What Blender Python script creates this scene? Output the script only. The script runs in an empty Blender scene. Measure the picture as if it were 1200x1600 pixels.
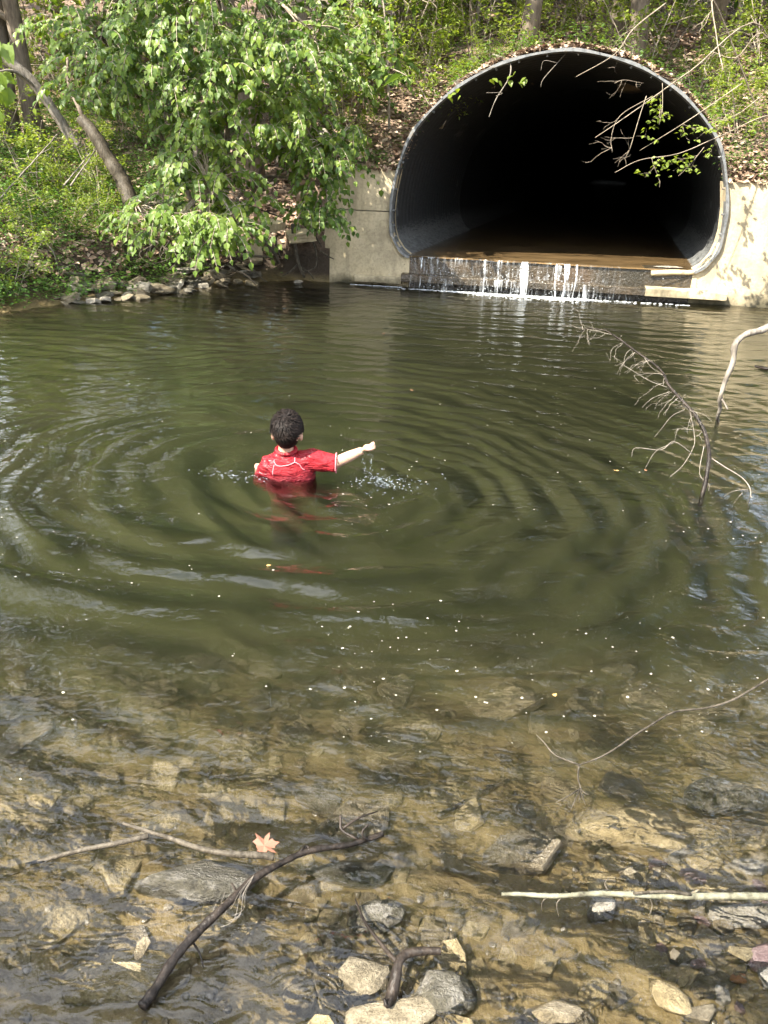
import bpy, bmesh, math, random
import numpy as np
from mathutils import Vector, Matrix, noise as mnoise
from mathutils.geometry import tessellate_polygon

# ------------------------------------------------------------------ camera, sky, sun, exposure
SC = bpy.context.scene
COL = SC.collection
PITCH, ROLL, CAM_H, FPX = math.radians(23.0), math.radians(2.0), 1.5, 1294.0
cam_d = bpy.data.cameras.new('camera')
cam = bpy.data.objects.new('camera', cam_d)
COL.objects.link(cam)
cam_d.sensor_fit = 'VERTICAL'
cam_d.sensor_height = 24.0
cam_d.lens = 24.0 * FPX / 1600.0
cam_d.clip_start = 0.05
cam_d.clip_end = 500
cam.matrix_world = Matrix.Translation((0, 0, CAM_H)) @ Matrix.Rotation(math.radians(90) - PITCH, 4, 'X') @ Matrix.Rotation(ROLL, 4, 'Z')
SC.camera = cam

SUN_EL = math.radians(48)
SUN_AZ = math.radians(232)          # compass style: where the sun stands (0 = +Y, 90 = +X): behind and to one side of the camera
world = bpy.data.worlds.new('World')
SC.world = world
world.cycles.sampling_method = 'MANUAL'
world.cycles.sample_map_resolution = 512
world.use_nodes = True
wn = world.node_tree
wn.nodes.clear()
sky = wn.nodes.new('ShaderNodeTexSky')
sky.sky_type = 'NISHITA'
sky.sun_disc = False
sky.sun_elevation = SUN_EL
sky.sun_rotation = SUN_AZ
sky.dust_density = 2.0
sky.air_density = 1.3
bg = wn.nodes.new('ShaderNodeBackground')
bg.inputs['Strength'].default_value = 0.15
wo = wn.nodes.new('ShaderNodeOutputWorld')
tcw = wn.nodes.new('ShaderNodeTexCoord')
cl = wn.nodes.new('ShaderNodeTexNoise')
cl.inputs['Scale'].default_value = 3.2
cl.inputs['Detail'].default_value = 5.0
cl.inputs['Roughness'].default_value = 0.6
wn.links.new(tcw.outputs['Generated'], cl.inputs['Vector'])
clr = wn.nodes.new('ShaderNodeMapRange')
clr.interpolation_type = 'SMOOTHSTEP'
clr.inputs['From Min'].default_value = 0.42
clr.inputs['From Max'].default_value = 0.57
wn.links.new(cl.outputs['Fac'], clr.inputs['Value'])
clm = wn.nodes.new('ShaderNodeMix')
clm.data_type = 'RGBA'
clm.inputs[7].default_value = (7.0, 7.2, 7.6, 1)      # unseen cloud, added to brighten the sky mirrored in the water
wn.links.new(clr.outputs[0], clm.inputs[0])
wn.links.new(sky.outputs[0], clm.inputs[6])
wn.links.new(clm.outputs[2], bg.inputs[0])
wn.links.new(bg.outputs[0], wo.inputs[0])

sun_d = bpy.data.lights.new('sun', 'SUN')
sun_d.energy = 5.0
sun_d.angle = math.radians(0.5)
sun_d.color = (1.0, 0.93, 0.80)
sun = bpy.data.objects.new('sun', sun_d)
COL.objects.link(sun)
to_sun = Vector((math.sin(SUN_AZ) * math.cos(SUN_EL), math.cos(SUN_AZ) * math.cos(SUN_EL), math.sin(SUN_EL)))
sun.rotation_euler = (-to_sun).to_track_quat('-Z', 'Y').to_euler()
sun.location = (-6, -6, 12)

SC.view_settings.view_transform = 'Standard'
SC.view_settings.look = 'None'
SC.view_settings.exposure = 2.05
SC.view_settings.gamma = 1.0
SC.view_settings.use_curve_mapping = False
SC.render.engine = 'CYCLES'
SC.cycles.use_denoising = True
SC.cycles.max_bounces = 6
SC.cycles.use_adaptive_sampling = True
SC.cycles.adaptive_threshold = 0.03
SC.cycles.diffuse_bounces = 2
SC.cycles.glossy_bounces = 3
SC.cycles.transmission_bounces = 4
SC.cycles.volume_bounces = 0
SC.cycles.use_light_tree = False
SC.cycles.transparent_max_bounces = 8
SC.cycles.caustics_reflective = False
SC.cycles.caustics_refractive = False
SC.cycles.sample_clamp_indirect = 6.0

rng = np.random.default_rng(11)
random.seed(11)

# ------------------------------------------------------------------ where things stand (metres; y away from the near shore, z = 0 the pool's level)
def ray(x, y):
    a, b = (x - 600) / FPX, -(y - 800) / FPX
    u = a * math.cos(ROLL) - b * math.sin(ROLL)
    v = a * math.sin(ROLL) + b * math.cos(ROLL)
    return np.array([u, math.cos(PITCH) + v * math.sin(PITCH), -math.sin(PITCH) + v * math.cos(PITCH)])
def at_z(x, y, z=0.0):
    r = ray(x, y)
    return np.array([0, 0, CAM_H]) + (z - CAM_H) / r[2] * r
def at_y(x, y, Y):
    r = ray(x, y)
    return np.array([0, 0, CAM_H]) + Y / r[1] * r

WA = np.array([-0.867, 11.255])                 # foot of the headwall's far end
WD = np.array([math.cos(math.radians(-10)), math.sin(math.radians(-10))])
WN = np.array([-WD[1], WD[0]])
AX = 0.07                                       # sideways drift of the culvert per metre
def W(s, t, z):
    p = WA + WD * s + WN * t
    return (p[0], p[1], z)
def to_st(x, y):
    dx, dy = x - WA[0], y - WA[1]
    return dx * WD[0] + dy * WD[1], dx * WN[0] + dy * WN[1]

# ------------------------------------------------------------------ helpers
def sstep(a, b, x):
    t = np.clip((np.asarray(x, float) - a) / (b - a), 0, 1)
    return t * t * (3 - 2 * t)
def _hash(ix, iy, seed):
    h = (ix.astype(np.int64) * 374761393 + iy.astype(np.int64) * 668265263 + seed * 974634777) & 0x7fffffff
    h = ((h ^ (h >> 13)) * 1274126177) & 0x7fffffff
    h = h ^ (h >> 16)
    return (h & 0xffff) / 65535.0
def vnoise(x, y, seed=0):
    x, y = np.asarray(x, float), np.asarray(y, float)
    ix, iy = np.floor(x), np.floor(y)
    fx, fy = x - ix, y - iy
    fx, fy = fx * fx * (3 - 2 * fx), fy * fy * (3 - 2 * fy)
    a, b = _hash(ix, iy, seed), _hash(ix + 1, iy, seed)
    c, d = _hash(ix, iy + 1, seed), _hash(ix + 1, iy + 1, seed)
    return (a + (b - a) * fx) * (1 - fy) + (c + (d - c) * fx) * fy
def fbm(x, y, oct=4, seed=0):
    v, a, tot = 0.0, 0.5, 0.0
    for k in range(oct):
        v = v + a * (vnoise(x * 2 ** k, y * 2 ** k, seed + k * 17) - 0.5)
        tot += a
        a *= 0.5
    return v / tot * 2

class MB:
    """collects geometry for one mesh"""
    def __init__(self):
        self.v, self.f, self.n = [], [], 0
    def add(self, v, f):
        v = np.asarray(v, float).reshape(-1, 3)
        off = self.n
        self.v.append(v)
        self.f.extend([tuple(i + off for i in q) for q in f])
        self.n += len(v)
    def many(self, V, faces):
        """V: N x k x 3 copies of a template with the given faces"""
        N, k = V.shape[:2]
        off = self.n
        self.v.append(V.reshape(-1, 3))
        base = (np.arange(N) * k + off)
        for q in faces:
            self.f.extend(map(tuple, (base[:, None] + np.array(q)[None, :]).tolist()))
        self.n += N * k
    def tube(self, pts, rad, sides=6, cap=True):
        pts = np.asarray(pts, float)
        n = len(pts)
        rad = np.full(n, rad) if np.isscalar(rad) else np.asarray(rad, float)
        tan = np.gradient(pts, axis=0)
        tan /= np.linalg.norm(tan, axis=1)[:, None] + 1e-9
        ref = np.array([0, 0, 1.0]) if abs(tan[0][2]) < 0.9 else np.array([1.0, 0, 0])
        u = np.cross(tan[0], ref); u /= np.linalg.norm(u)
        V = []
        ang = np.arange(sides) * 2 * math.pi / sides
        for i in range(n):
            u = u - tan[i] * np.dot(u, tan[i]); u /= np.linalg.norm(u) + 1e-9
            w = np.cross(tan[i], u)
            V.append(pts[i] + rad[i] * (np.cos(ang)[:, None] * u + np.sin(ang)[:, None] * w))
        F = []
        for i in range(n - 1):
            for j in range(sides):
                a, b = i * sides + j, i * sides + (j + 1) % sides
                F.append((a, b, b + sides, a + sides))
        if cap:
            F.append(tuple(reversed(range(sides))))
            F.append(tuple((n - 1) * sides + j for j in range(sides)))
        self.add(np.concatenate(V), F)
    def box(self, c, size, R=None):
        v = np.array([(x, y, z) for x in (-.5, .5) for y in (-.5, .5) for z in (-.5, .5)]) * np.array(size)
        if R is not None:
            v = v @ np.array(R).T
        self.add(v + np.array(c), [(0, 1, 3, 2), (4, 6, 7, 5), (0, 4, 5, 1), (2, 3, 7, 6), (0, 2, 6, 4), (1, 5, 7, 3)])
    def mesh(self, name, smooth=False):
        me = bpy.data.meshes.new(name)
        v = np.concatenate(self.v) if self.v else np.zeros((0, 3))
        me.from_pydata(v.tolist(), [], self.f)
        if smooth:
            me.polygons.foreach_set('use_smooth', [True] * len(me.polygons))
        me.update()
        return me
    def build(self, name, mat, parent=None, smooth=False):
        return link(name, self.mesh(name, smooth), mat, parent)

def link(name, me, mat=None, parent=None):
    if mat is not None and not me.materials:
        me.materials.append(mat)
    o = bpy.data.objects.new(name, me)
    COL.objects.link(o)
    if parent is not None:
        o.parent = parent
    return o
def tag(o, label=None, cat=None, group=None, kind=None):
    for k, v in (('label', label), ('category', cat), ('group', group), ('kind', kind)):
        if v:
            o[k] = v
    return o
def empty(name, loc=(0, 0, 0), rz=0.0):
    o = bpy.data.objects.new(name, None)
    COL.objects.link(o)
    o.location = [float(c) for c in loc]
    o.rotation_euler = (0, 0, rz)
    o.empty_display_size = 0.1
    return o
def local(o, pts):
    return np.asarray(pts, float) - np.array(o.location)
def dup(root):
    r = root.copy(); COL.objects.link(r)
    for ch in root.children:
        c = ch.copy(); COL.objects.link(c); c.parent = r
        for g in ch.children:
            d = g.copy(); COL.objects.link(d); d.parent = c
    return r
def smooth_line(pts, k=6):
    """Catmull-Rom through the points"""
    P = np.asarray(pts, float)
    P = np.vstack([2 * P[0] - P[1], P, 2 * P[-1] - P[-2]])
    out = []
    for i in range(1, len(P) - 2):
        for q in range(k):
            t = q / k
            out.append(0.5 * (2 * P[i] + (P[i + 1] - P[i - 1]) * t + (2 * P[i - 1] - 5 * P[i] + 4 * P[i + 1] - P[i + 2]) * t * t + (3 * P[i] - P[i - 1] - 3 * P[i + 1] + P[i + 2]) * t ** 3))
    out.append(P[-2])
    return np.array(out)

# ------------------------------------------------------------------ materials
class Mat:
    def __init__(self, name):
        self.m = bpy.data.materials.new(name)
        self.m.use_nodes = True
        self.nt = self.m.node_tree
        self.nt.nodes.clear()
        self.out = self.n('ShaderNodeOutputMaterial')
    def n(self, t, **kw):
        nd = self.nt.nodes.new(t)
        for k, v in kw.items():
            setattr(nd, k, v)
        return nd
    def l(self, a, b):
        self.nt.links.new(a, b)
    def pos(self, scale=(1, 1, 1), obj=False):
        g = self.n('ShaderNodeTexCoord').outputs['Object'] if obj else self.n('ShaderNodeNewGeometry').outputs['Position']
        if scale == (1, 1, 1):
            return g
        mp = self.n('ShaderNodeMapping')
        mp.inputs['Scale'].default_value = scale
        self.l(g, mp.inputs['Vector'])
        return mp.outputs[0]
    def noise(self, vec, scale, detail=4, rough=0.55, dist=0.0):
        t = self.n('ShaderNodeTexNoise')
        t.inputs['Scale'].default_value = scale
        t.inputs['Detail'].default_value = detail
        t.inputs['Roughness'].default_value = rough
        t.inputs['Distortion'].default_value = dist
        self.l(vec, t.inputs['Vector'])
        return t.outputs['Fac']
    def voro(self, vec, scale, feature='F1', out='Distance', rnd=1.0):
        t = self.n('ShaderNodeTexVoronoi', feature=feature)
        t.inputs['Scale'].default_value = scale
        t.inputs['Randomness'].default_value = rnd
        self.l(vec, t.inputs['Vector'])
        return t.outputs[out]
    def ramp(self, fac, stops, interp='LINEAR'):
        r = self.n('ShaderNodeValToRGB')
        r.color_ramp.interpolation = interp
        el = r.color_ramp.elements
        while len(el) < len(stops):
            el.new(0.5)
        for e, (p, c) in zip(el, stops):
            e.position = p
            e.color = (c, c, c, 1) if np.isscalar(c) else (*c, 1)
        self.l(fac, r.inputs['Fac'])
        return r.outputs['Color']
    def mix(self, fac, a, b, blend='MIX'):
        m = self.n('ShaderNodeMix', data_type='RGBA', blend_type=blend)
        for sock, v in ((m.inputs[0], fac), (m.inputs[6], a), (m.inputs[7], b)):
            if hasattr(v, 'links'):
                self.l(v, sock)
            else:
                sock.default_value = v if np.isscalar(v) else (*v, 1)
        return m.outputs[2]
    def math(self, op, a, b=0.5, clamp=False):
        m = self.n('ShaderNodeMath', operation=op, use_clamp=clamp)
        for sock, v in ((m.inputs[0], a), (m.inputs[1], b)):
            if hasattr(v, 'links'):
                self.l(v, sock)
            else:
                sock.default_value = v
        return m.outputs[0]
    def bump(self, h, strength=0.5, dist=0.01, normal=None):
        b = self.n('ShaderNodeBump')
        b.inputs['Strength'].default_value = strength
        b.inputs['Distance'].default_value = dist
        self.l(h, b.inputs['Height'])
        if normal is not None:
            self.l(normal, b.inputs['Normal'])
        return b.outputs[0]
    def sep(self, vec, i):
        s = self.n('ShaderNodeSeparateXYZ')
        self.l(vec, s.inputs[0])
        return s.outputs[i]
    def bsdf(self, color, rough=0.7, normal=None, metal=0.0, spec=0.5, **kw):
        p = self.n('ShaderNodeBsdfPrincipled')
        for key, v in (('Base Color', color), ('Roughness', rough), ('Metallic', metal), ('Specular IOR Level', spec)):
            if hasattr(v, 'links'):
                self.l(v, p.inputs[key])
            else:
                p.inputs[key].default_value = v if np.isscalar(v) else (*v, 1)
        for key, v in kw.items():
            p.inputs[key.replace('_', ' ')].default_value = v
        if normal is not None:
            self.l(normal, p.inputs['Normal'])
        return p.outputs[0]
    def done(self, shader, volume=None):
        self.l(shader, self.out.inputs['Surface'])
        if volume is not None:
            self.l(volume, self.out.inputs['Volume'])
        return self.m
    def island(self):
        return self.n('ShaderNodeNewGeometry').outputs['Random Per Island']

M = {}
def leaf_mat(name, c_dark, c_mid, c_lite, trans=0.45, rough=0.42):
    a = Mat(name)
    rnd = a.island()
    obr = a.n('ShaderNodeObjectInfo').outputs['Random']
    big = a.noise(a.pos(), 0.9, 2)
    f = a.math('ADD', a.math('MULTIPLY', rnd, 0.75), a.math('MULTIPLY', obr, 0.15))
    f = a.math('ADD', f, a.math('MULTIPLY', a.math('SUBTRACT', big, 0.5), 0.7), clamp=True)
    col = a.ramp(f, [(0.0, c_dark), (0.5, c_mid), (1.0, c_lite)])
    p = a.bsdf(col, rough, spec=0.35)
    t = a.n('ShaderNodeBsdfTranslucent')
    a.l(a.mix(1.0, col, (1.35, 1.3, 0.45), 'MULTIPLY'), t.inputs['Color'])
    mx = a.n('ShaderNodeMixShader')
    mx.inputs[0].default_value = trans
    a.l(p, mx.inputs[1]); a.l(t.outputs[0], mx.inputs[2])
    return a.done(mx.outputs[0])
M['leaf_bush'] = leaf_mat('leaf_bush', (0.05, 0.10, 0.016), (0.115, 0.18, 0.026), (0.23, 0.29, 0.048))
M['leaf_shrub'] = leaf_mat('leaf_shrub', (0.09, 0.135, 0.02), (0.18, 0.245, 0.042), (0.29, 0.35, 0.07), 0.5)
M['leaf_tree'] = leaf_mat('leaf_tree', (0.04, 0.08, 0.015), (0.08, 0.14, 0.03), (0.15, 0.22, 0.05))
M['leaf_low'] = leaf_mat('leaf_low', (0.045, 0.10, 0.02), (0.08, 0.16, 0.03), (0.13, 0.22, 0.05))

def litter_mat():
    a = Mat('leaf_litter')
    rnd = a.island()
    col = a.ramp(rnd, [(0, (0.09, 0.055, 0.035)), (0.35, (0.20, 0.13, 0.085)), (0.7, (0.33, 0.235, 0.165)), (1, (0.46, 0.36, 0.275))])
    return a.done(a.bsdf(col, 0.75, spec=0.25))
M['litter'] = litter_mat()

def bark_mat(name, c0, c1, c2, scale=6.0, rough=0.85):
    a = Mat(name)
    p = a.pos((1, 1, 0.22), obj=True)
    n1 = a.noise(p, scale * 4, 4, 0.7)
    n2 = a.noise(a.pos(obj=True), scale * 0.8, 3)
    col = a.ramp(n1, [(0.28, c0), (0.5, c1), (0.72, c2)])
    col = a.mix(a.ramp(n2, [(0.45, 0.0), (0.7, 0.4)]), col, tuple(min(1, v * 1.4) for v in c2))
    return a.done(a.bsdf(col, rough, a.bump(n1, 0.6, 0.01), spec=0.2))
M['bark'] = bark_mat('bark', (0.045, 0.036, 0.028), (0.12, 0.095, 0.07), (0.2, 0.165, 0.125))
M['bark_pale'] = bark_mat('bark_pale', (0.12, 0.10, 0.08), (0.24, 0.20, 0.16), (0.36, 0.31, 0.25))
M['twig'] = bark_mat('twig', (0.10, 0.08, 0.06), (0.22, 0.18, 0.135), (0.34, 0.29, 0.22), 10)
M['dead_white'] = bark_mat('dead_white', (0.06, 0.05, 0.04), (0.15, 0.13, 0.105), (0.27, 0.24, 0.20), 12)
M['wet_bark'] = bark_mat('wet_bark', (0.004, 0.003, 0.0025), (0.012, 0.009, 0.007), (0.045, 0.034, 0.026), 14, 0.4)
M['grey_bark'] = bark_mat('grey_bark', (0.014, 0.011, 0.008), (0.045, 0.037, 0.026), (0.11, 0.093, 0.07), 14, 0.6)
M['green_stick'] = bark_mat('green_stick', (0.035, 0.03, 0.02), (0.13, 0.125, 0.085), (0.22, 0.21, 0.155), 8, 0.6)

def ground_mat():
    a = Mat('ground')
    pos = a.pos()
    z = a.sep(pos, 2)
    n1 = a.noise(pos, 2.4, 3, 0.6)
    n2 = a.noise(pos, 20.0, 4, 0.68)
    soil = a.ramp(n2, [(0.25, (0.06, 0.04, 0.027)), (0.5, (0.14, 0.095, 0.065)), (0.75, (0.26, 0.19, 0.135))])
    soil = a.mix(a.ramp(n1, [(0.5, 0.0), (0.7, 0.6)]), soil, (0.07, 0.052, 0.034))
    foot_shade = a.math('ADD', z, a.math('MULTIPLY', a.math('SUBTRACT', n2, 0.5), 0.25))
    soil = a.mix(a.ramp(foot_shade, [(0.30, 0.9), (0.60, 0.0)]), soil, (0.032, 0.024, 0.016))      # shade of the undercut bank foot, painted into the soil colour by height
    bed = a.ramp(n2, [(0.25, (0.05, 0.036, 0.017)), (0.5, (0.13, 0.095, 0.043)), (0.75, (0.23, 0.175, 0.09))])
    bed = a.mix(a.ramp(n1, [(0.38, 0.0), (0.62, 0.8)]), bed, (0.14, 0.103, 0.045))
    wet = a.math('ADD', z, a.math('MULTIPLY', a.math('SUBTRACT', n1, 0.5), 0.10))
    k = a.n('ShaderNodeMapRange')
    k.inputs['From Min'].default_value = 0.0
    k.inputs['From Max'].default_value = 0.12
    a.l(wet, k.inputs['Value'])
    col = a.mix(k.outputs[0], bed, soil)
    ro = a.ramp(k.outputs[0], [(0, 0.45), (1, 0.9)])
    return a.done(a.bsdf(col, ro, a.bump(n2, 0.8, 0.02), spec=0.3))
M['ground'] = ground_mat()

def water_mat():
    a = Mat('pool_water')
    pos = a.pos()
    y = a.sep(pos, 1)
    sh = a.n('ShaderNodeMapRange', interpolation_type='SMOOTHSTEP')   # fast shallow water has more ripples than the deep pool
    sh.inputs['From Min'].default_value = 3.0
    sh.inputs['From Max'].default_value = 1.3
    a.l(y, sh.inputs['Value'])
    mp = a.pos((1.0, 1.7, 1.0))
    nb = a.noise(mp, 5.0, 2, 0.45, 0.5)
    nf = a.noise(mp, 15.0, 2, 0.5, 1.0)
    pt = a.ramp(a.noise(pos, 1.5, 2), [(0.42, 0.15), (0.60, 1.0)])      # riffles come in patches
    na = a.math('MULTIPLY', sh.outputs[0], pt)
    wa = a.math('MULTIPLY_ADD', na, 0.9); wa.node.inputs[2].default_value = 0.32
    wb = a.math('MULTIPLY_ADD', na, 0.50); wb.node.inputs[2].default_value = 0.05
    h = a.math('ADD', a.math('MULTIPLY', nb, wa), a.math('MULTIPLY', nf, wb))
    nrm = a.bump(h, 1.0, 0.029)
    fr = a.n('ShaderNodeFresnel')
    fr.inputs['IOR'].default_value = 1.48
    a.l(nrm, fr.inputs['Normal'])
    gl = a.n('ShaderNodeBsdfGlossy')
    gl.inputs['Roughness'].default_value = 0.02
    a.l(nrm, gl.inputs['Normal'])
    tr = a.n('ShaderNodeBsdfTransparent')
    rf = a.n('ShaderNodeBsdfRefraction')          # part of what is seen below is bent by the ripples; sunlight passes through the rest
    rf.inputs['IOR'].default_value = 1.12
    rf.inputs['Roughness'].default_value = 0.0
    a.l(nrm, rf.inputs['Normal'])
    bl = a.n('ShaderNodeMixShader')
    bl.inputs[0].default_value = 0.28
    a.l(tr.outputs[0], bl.inputs[1]); a.l(rf.outputs[0], bl.inputs[2])
    mx = a.n('ShaderNodeMixShader')
    a.l(fr.outputs[0], mx.inputs[0]); a.l(bl.outputs[0], mx.inputs[1]); a.l(gl.outputs[0], mx.inputs[2])
    sc = a.n('ShaderNodeVolumeScatter')
    sc.inputs['Color'].default_value = (0.60, 0.60, 0.26, 1)
    sc.inputs['Density'].default_value = 1.08
    sc.inputs['Anisotropy'].default_value = 0.2
    ab = a.n('ShaderNodeVolumeAbsorption')
    ab.inputs['Color'].default_value = (0.28, 0.33, 0.25, 1)
    ab.inputs['Density'].default_value = 2.3
    ad = a.n('ShaderNodeAddShader')
    a.l(sc.outputs[0], ad.inputs[0]); a.l(ab.outputs[0], ad.inputs[1])
    return a.done(mx.outputs[0], ad.outputs[0])
M['water'] = water_mat()

def concrete_mat(name, base=(0.50, 0.415, 0.27), wet=False):
    a = Mat(name)
    pos = a.pos()
    n1 = a.noise(pos, 2.2, 5, 0.6)
    n2 = a.noise(pos, 30, 5, 0.6)
    st = a.noise(a.pos((3.0, 3.0, 0.45)), 1.6, 4, 0.6)
    z = a.sep(pos, 2)
    b = base
    col = a.ramp(n1, [(0.3, tuple(v * 0.62 for v in b)), (0.55, b), (0.8, tuple(min(1, v * 1.25) for v in b))])
    col = a.mix(a.ramp(st, [(0.52, 0.0), (0.72, 0.65)]), col, (0.16, 0.135, 0.09))
    col = a.mix(a.ramp(n2, [(0.3, 0.35), (0.55, 0.0)]), col, (0.12, 0.10, 0.075))
    damp = a.math('ADD', z, a.math('MULTIPLY', a.math('SUBTRACT', n1, 0.5), 0.45))
    col = a.mix(a.ramp(damp, [(0.0, 0.92), (0.16, 0.0)]), col, (0.055, 0.05, 0.03))
    pit = a.voro(pos, 9.0)
    col = a.mix(a.ramp(pit, [(0.035, 0.8), (0.07, 0.0)]), col, (0.06, 0.05, 0.04))
    h = a.math('ADD', n2, a.math('MULTIPLY', a.ramp(pit, [(0.03, 0.0), (0.08, 1.0)]), 0.6))
    if wet:
        col = a.mix(0.93, col, a.ramp(n1, [(0.35, (0.010, 0.009, 0.006)), (0.55, (0.028, 0.018, 0.010)), (0.75, (0.07, 0.042, 0.025))]))
        return a.done(a.bsdf(col, 0.25, a.bump(a.math('ADD', h, st), 0.6, 0.03), spec=0.5))
    return a.done(a.bsdf(col, 0.88, a.bump(h, 0.45, 0.012), spec=0.25))
M['concrete'] = concrete_mat('concrete')
M['wet_concrete'] = concrete_mat('wet_concrete', wet=True)

def pipe_mat():
    a = Mat('coated_steel')
    pos = a.pos()
    n1 = a.noise(pos, 1.7, 5, 0.65)
    n2 = a.noise(a.pos((1, 1, 4)), 9, 5, 0.7)
    z = a.sep(pos, 2)
    low = a.math('ADD', z, a.math('MULTIPLY', a.math('SUBTRACT', n2, 0.5), 0.9))
    worn = a.ramp(low, [(0.62, 1.0), (0.70, 0.0)])
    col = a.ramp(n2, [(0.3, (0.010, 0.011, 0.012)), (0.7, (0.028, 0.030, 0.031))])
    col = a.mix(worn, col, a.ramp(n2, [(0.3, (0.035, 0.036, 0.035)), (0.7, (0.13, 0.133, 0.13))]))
    col = a.mix(a.ramp(n1, [(0.62, 0.0), (0.66, 0.5)]), col, (0.09, 0.095, 0.095))
    return a.done(a.bsdf(col, 0.6, a.bump(n2, 0.3, 0.01), spec=0.3))
M['pipe'] = pipe_mat()
def galv_mat():
    a = Mat('galvanised_rim')
    n = a.noise(a.pos(), 14, 4)
    col = a.ramp(n, [(0.3, (0.08, 0.083, 0.083)), (0.55, (0.18, 0.185, 0.185)), (0.75, (0.13, 0.105, 0.08))])
    return a.done(a.bsdf(col, 0.55, a.bump(n, 0.3, 0.01), metal=0.25))
M['galv'] = galv_mat()
def culvert_water_mat():
    a = Mat('brown_film_of_water')
    n = a.noise(a.pos((0.6, 1.4, 1)), 3.0, 4, 0.6, 0.5)
    col = a.ramp(n, [(0.3, (0.05, 0.033, 0.016)), (0.65, (0.16, 0.105, 0.05))])
    return a.done(a.bsdf(col, 0.12, a.bump(a.noise(a.pos(), 9, 3), 0.2, 0.02), spec=0.5))
M['film'] = culvert_water_mat()
def fall_mat():
    a = Mat('falling_water')
    n = a.noise(a.pos((1.0, 1.0, 0.12)), 70, 3, 0.6)
    d = a.bsdf((0.82, 0.86, 0.88), 0.25, a.bump(n, 0.6, 0.01))
    t = a.n('ShaderNodeBsdfTransparent')
    mx = a.n('ShaderNodeMixShader')
    a.l(a.ramp(n, [(0.42, 0.0), (0.66, 0.62)]), mx.inputs[0])
    a.l(t.outputs[0], mx.inputs[1]); a.l(d, mx.inputs[2])
    return a.done(mx.outputs[0])
M['fall'] = fall_mat()
def simple(name, col, rough=0.6, spec=0.4, **kw):
    a = Mat(name)
    return a.done(a.bsdf(col, rough, spec=spec, **kw))
def foam_mat():
    a = Mat('foam')
    d = a.bsdf((0.80, 0.83, 0.84), 0.4)
    t = a.n('ShaderNodeBsdfTransparent')
    mx = a.n('ShaderNodeMixShader')
    mx.inputs[0].default_value = 0.45
    a.l(t.outputs[0], mx.inputs[1]); a.l(d, mx.inputs[2])
    return a.done(mx.outputs[0])
M['foam'] = foam_mat()
def drop_mat():
    a = Mat('water_drop')
    g = a.n('ShaderNodeBsdfGlossy'); g.inputs['Roughness'].default_value = 0.05
    t = a.n('ShaderNodeBsdfTransparent'); t.inputs['Color'].default_value = (0.92, 0.95, 0.93, 1)
    mx = a.n('ShaderNodeMixShader'); mx.inputs[0].default_value = 0.3
    a.l(t.outputs[0], mx.inputs[1]); a.l(g.outputs[0], mx.inputs[2])
    return a.done(mx.outputs[0])
M['drop'] = drop_mat()
def rock_mat(name, c0, c1, c2, rough=0.75, spec=0.3):
    a = Mat(name)
    p = a.pos(obj=True)
    orr = a.n('ShaderNodeObjectInfo').outputs['Random']
    mp = a.n('ShaderNodeVectorMath', operation='ADD')
    cb = a.n('ShaderNodeCombineXYZ')
    a.l(a.math('MULTIPLY', orr, 37.0), cb.inputs[0]); a.l(a.math('MULTIPLY', orr, 91.0), cb.inputs[1])
    a.l(p, mp.inputs[0]); a.l(cb.outputs[0], mp.inputs[1])
    n = a.noise(mp.outputs[0], 1.6, 6, 0.65)
    n2 = a.noise(mp.outputs[0], 9, 5, 0.65)
    col = a.ramp(n, [(0.3, c0), (0.5, c1), (0.72, c2)])
    col = a.mix(a.ramp(n2, [(0.35, 0.6), (0.55, 0.0)]), col, tuple(v * 0.6 for v in c0))
    hs = a.n('ShaderNodeHueSaturation')
    a.l(col, hs.inputs['Color'])
    v = a.math('MULTIPLY_ADD', orr, 0.6); v.node.inputs[2].default_value = 0.7
    a.l(v, hs.inputs['Value'])
    return a.done(a.bsdf(hs.outputs[0], rough, a.bump(a.math('ADD', n2, n), 0.6, 0.06), spec=spec))
M['rock'] = rock_mat('rock', (0.085, 0.068, 0.043), (0.175, 0.145, 0.095), (0.29, 0.245, 0.17), 0.5)
M['rock_wet'] = rock_mat('rock_wet', (0.06, 0.046, 0.028), (0.15, 0.12, 0.072), (0.29, 0.24, 0.16), 0.28, 0.5)
M['rock_bed'] = rock_mat('rock_bed', (0.14, 0.106, 0.053), (0.27, 0.212, 0.112), (0.40, 0.325, 0.195), 0.6)
M['rock_pale'] = rock_mat('rock_pale', (0.12, 0.105, 0.08), (0.26, 0.235, 0.19), (0.42, 0.39, 0.33))
M['rock_pink'] = rock_mat('rock_pink', (0.09, 0.05, 0.042), (0.20, 0.13, 0.115), (0.33, 0.25, 0.22), 0.35, 0.5)
M['rock_dark'] = rock_mat('rock_dark', (0.035, 0.03, 0.022), (0.09, 0.08, 0.055), (0.24, 0.22, 0.19), 0.3, 0.5)
M['rock_orange'] = rock_mat('rock_orange', (0.25, 0.10, 0.04), (0.42, 0.19, 0.08), (0.52, 0.28, 0.14), 0.35)

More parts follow.
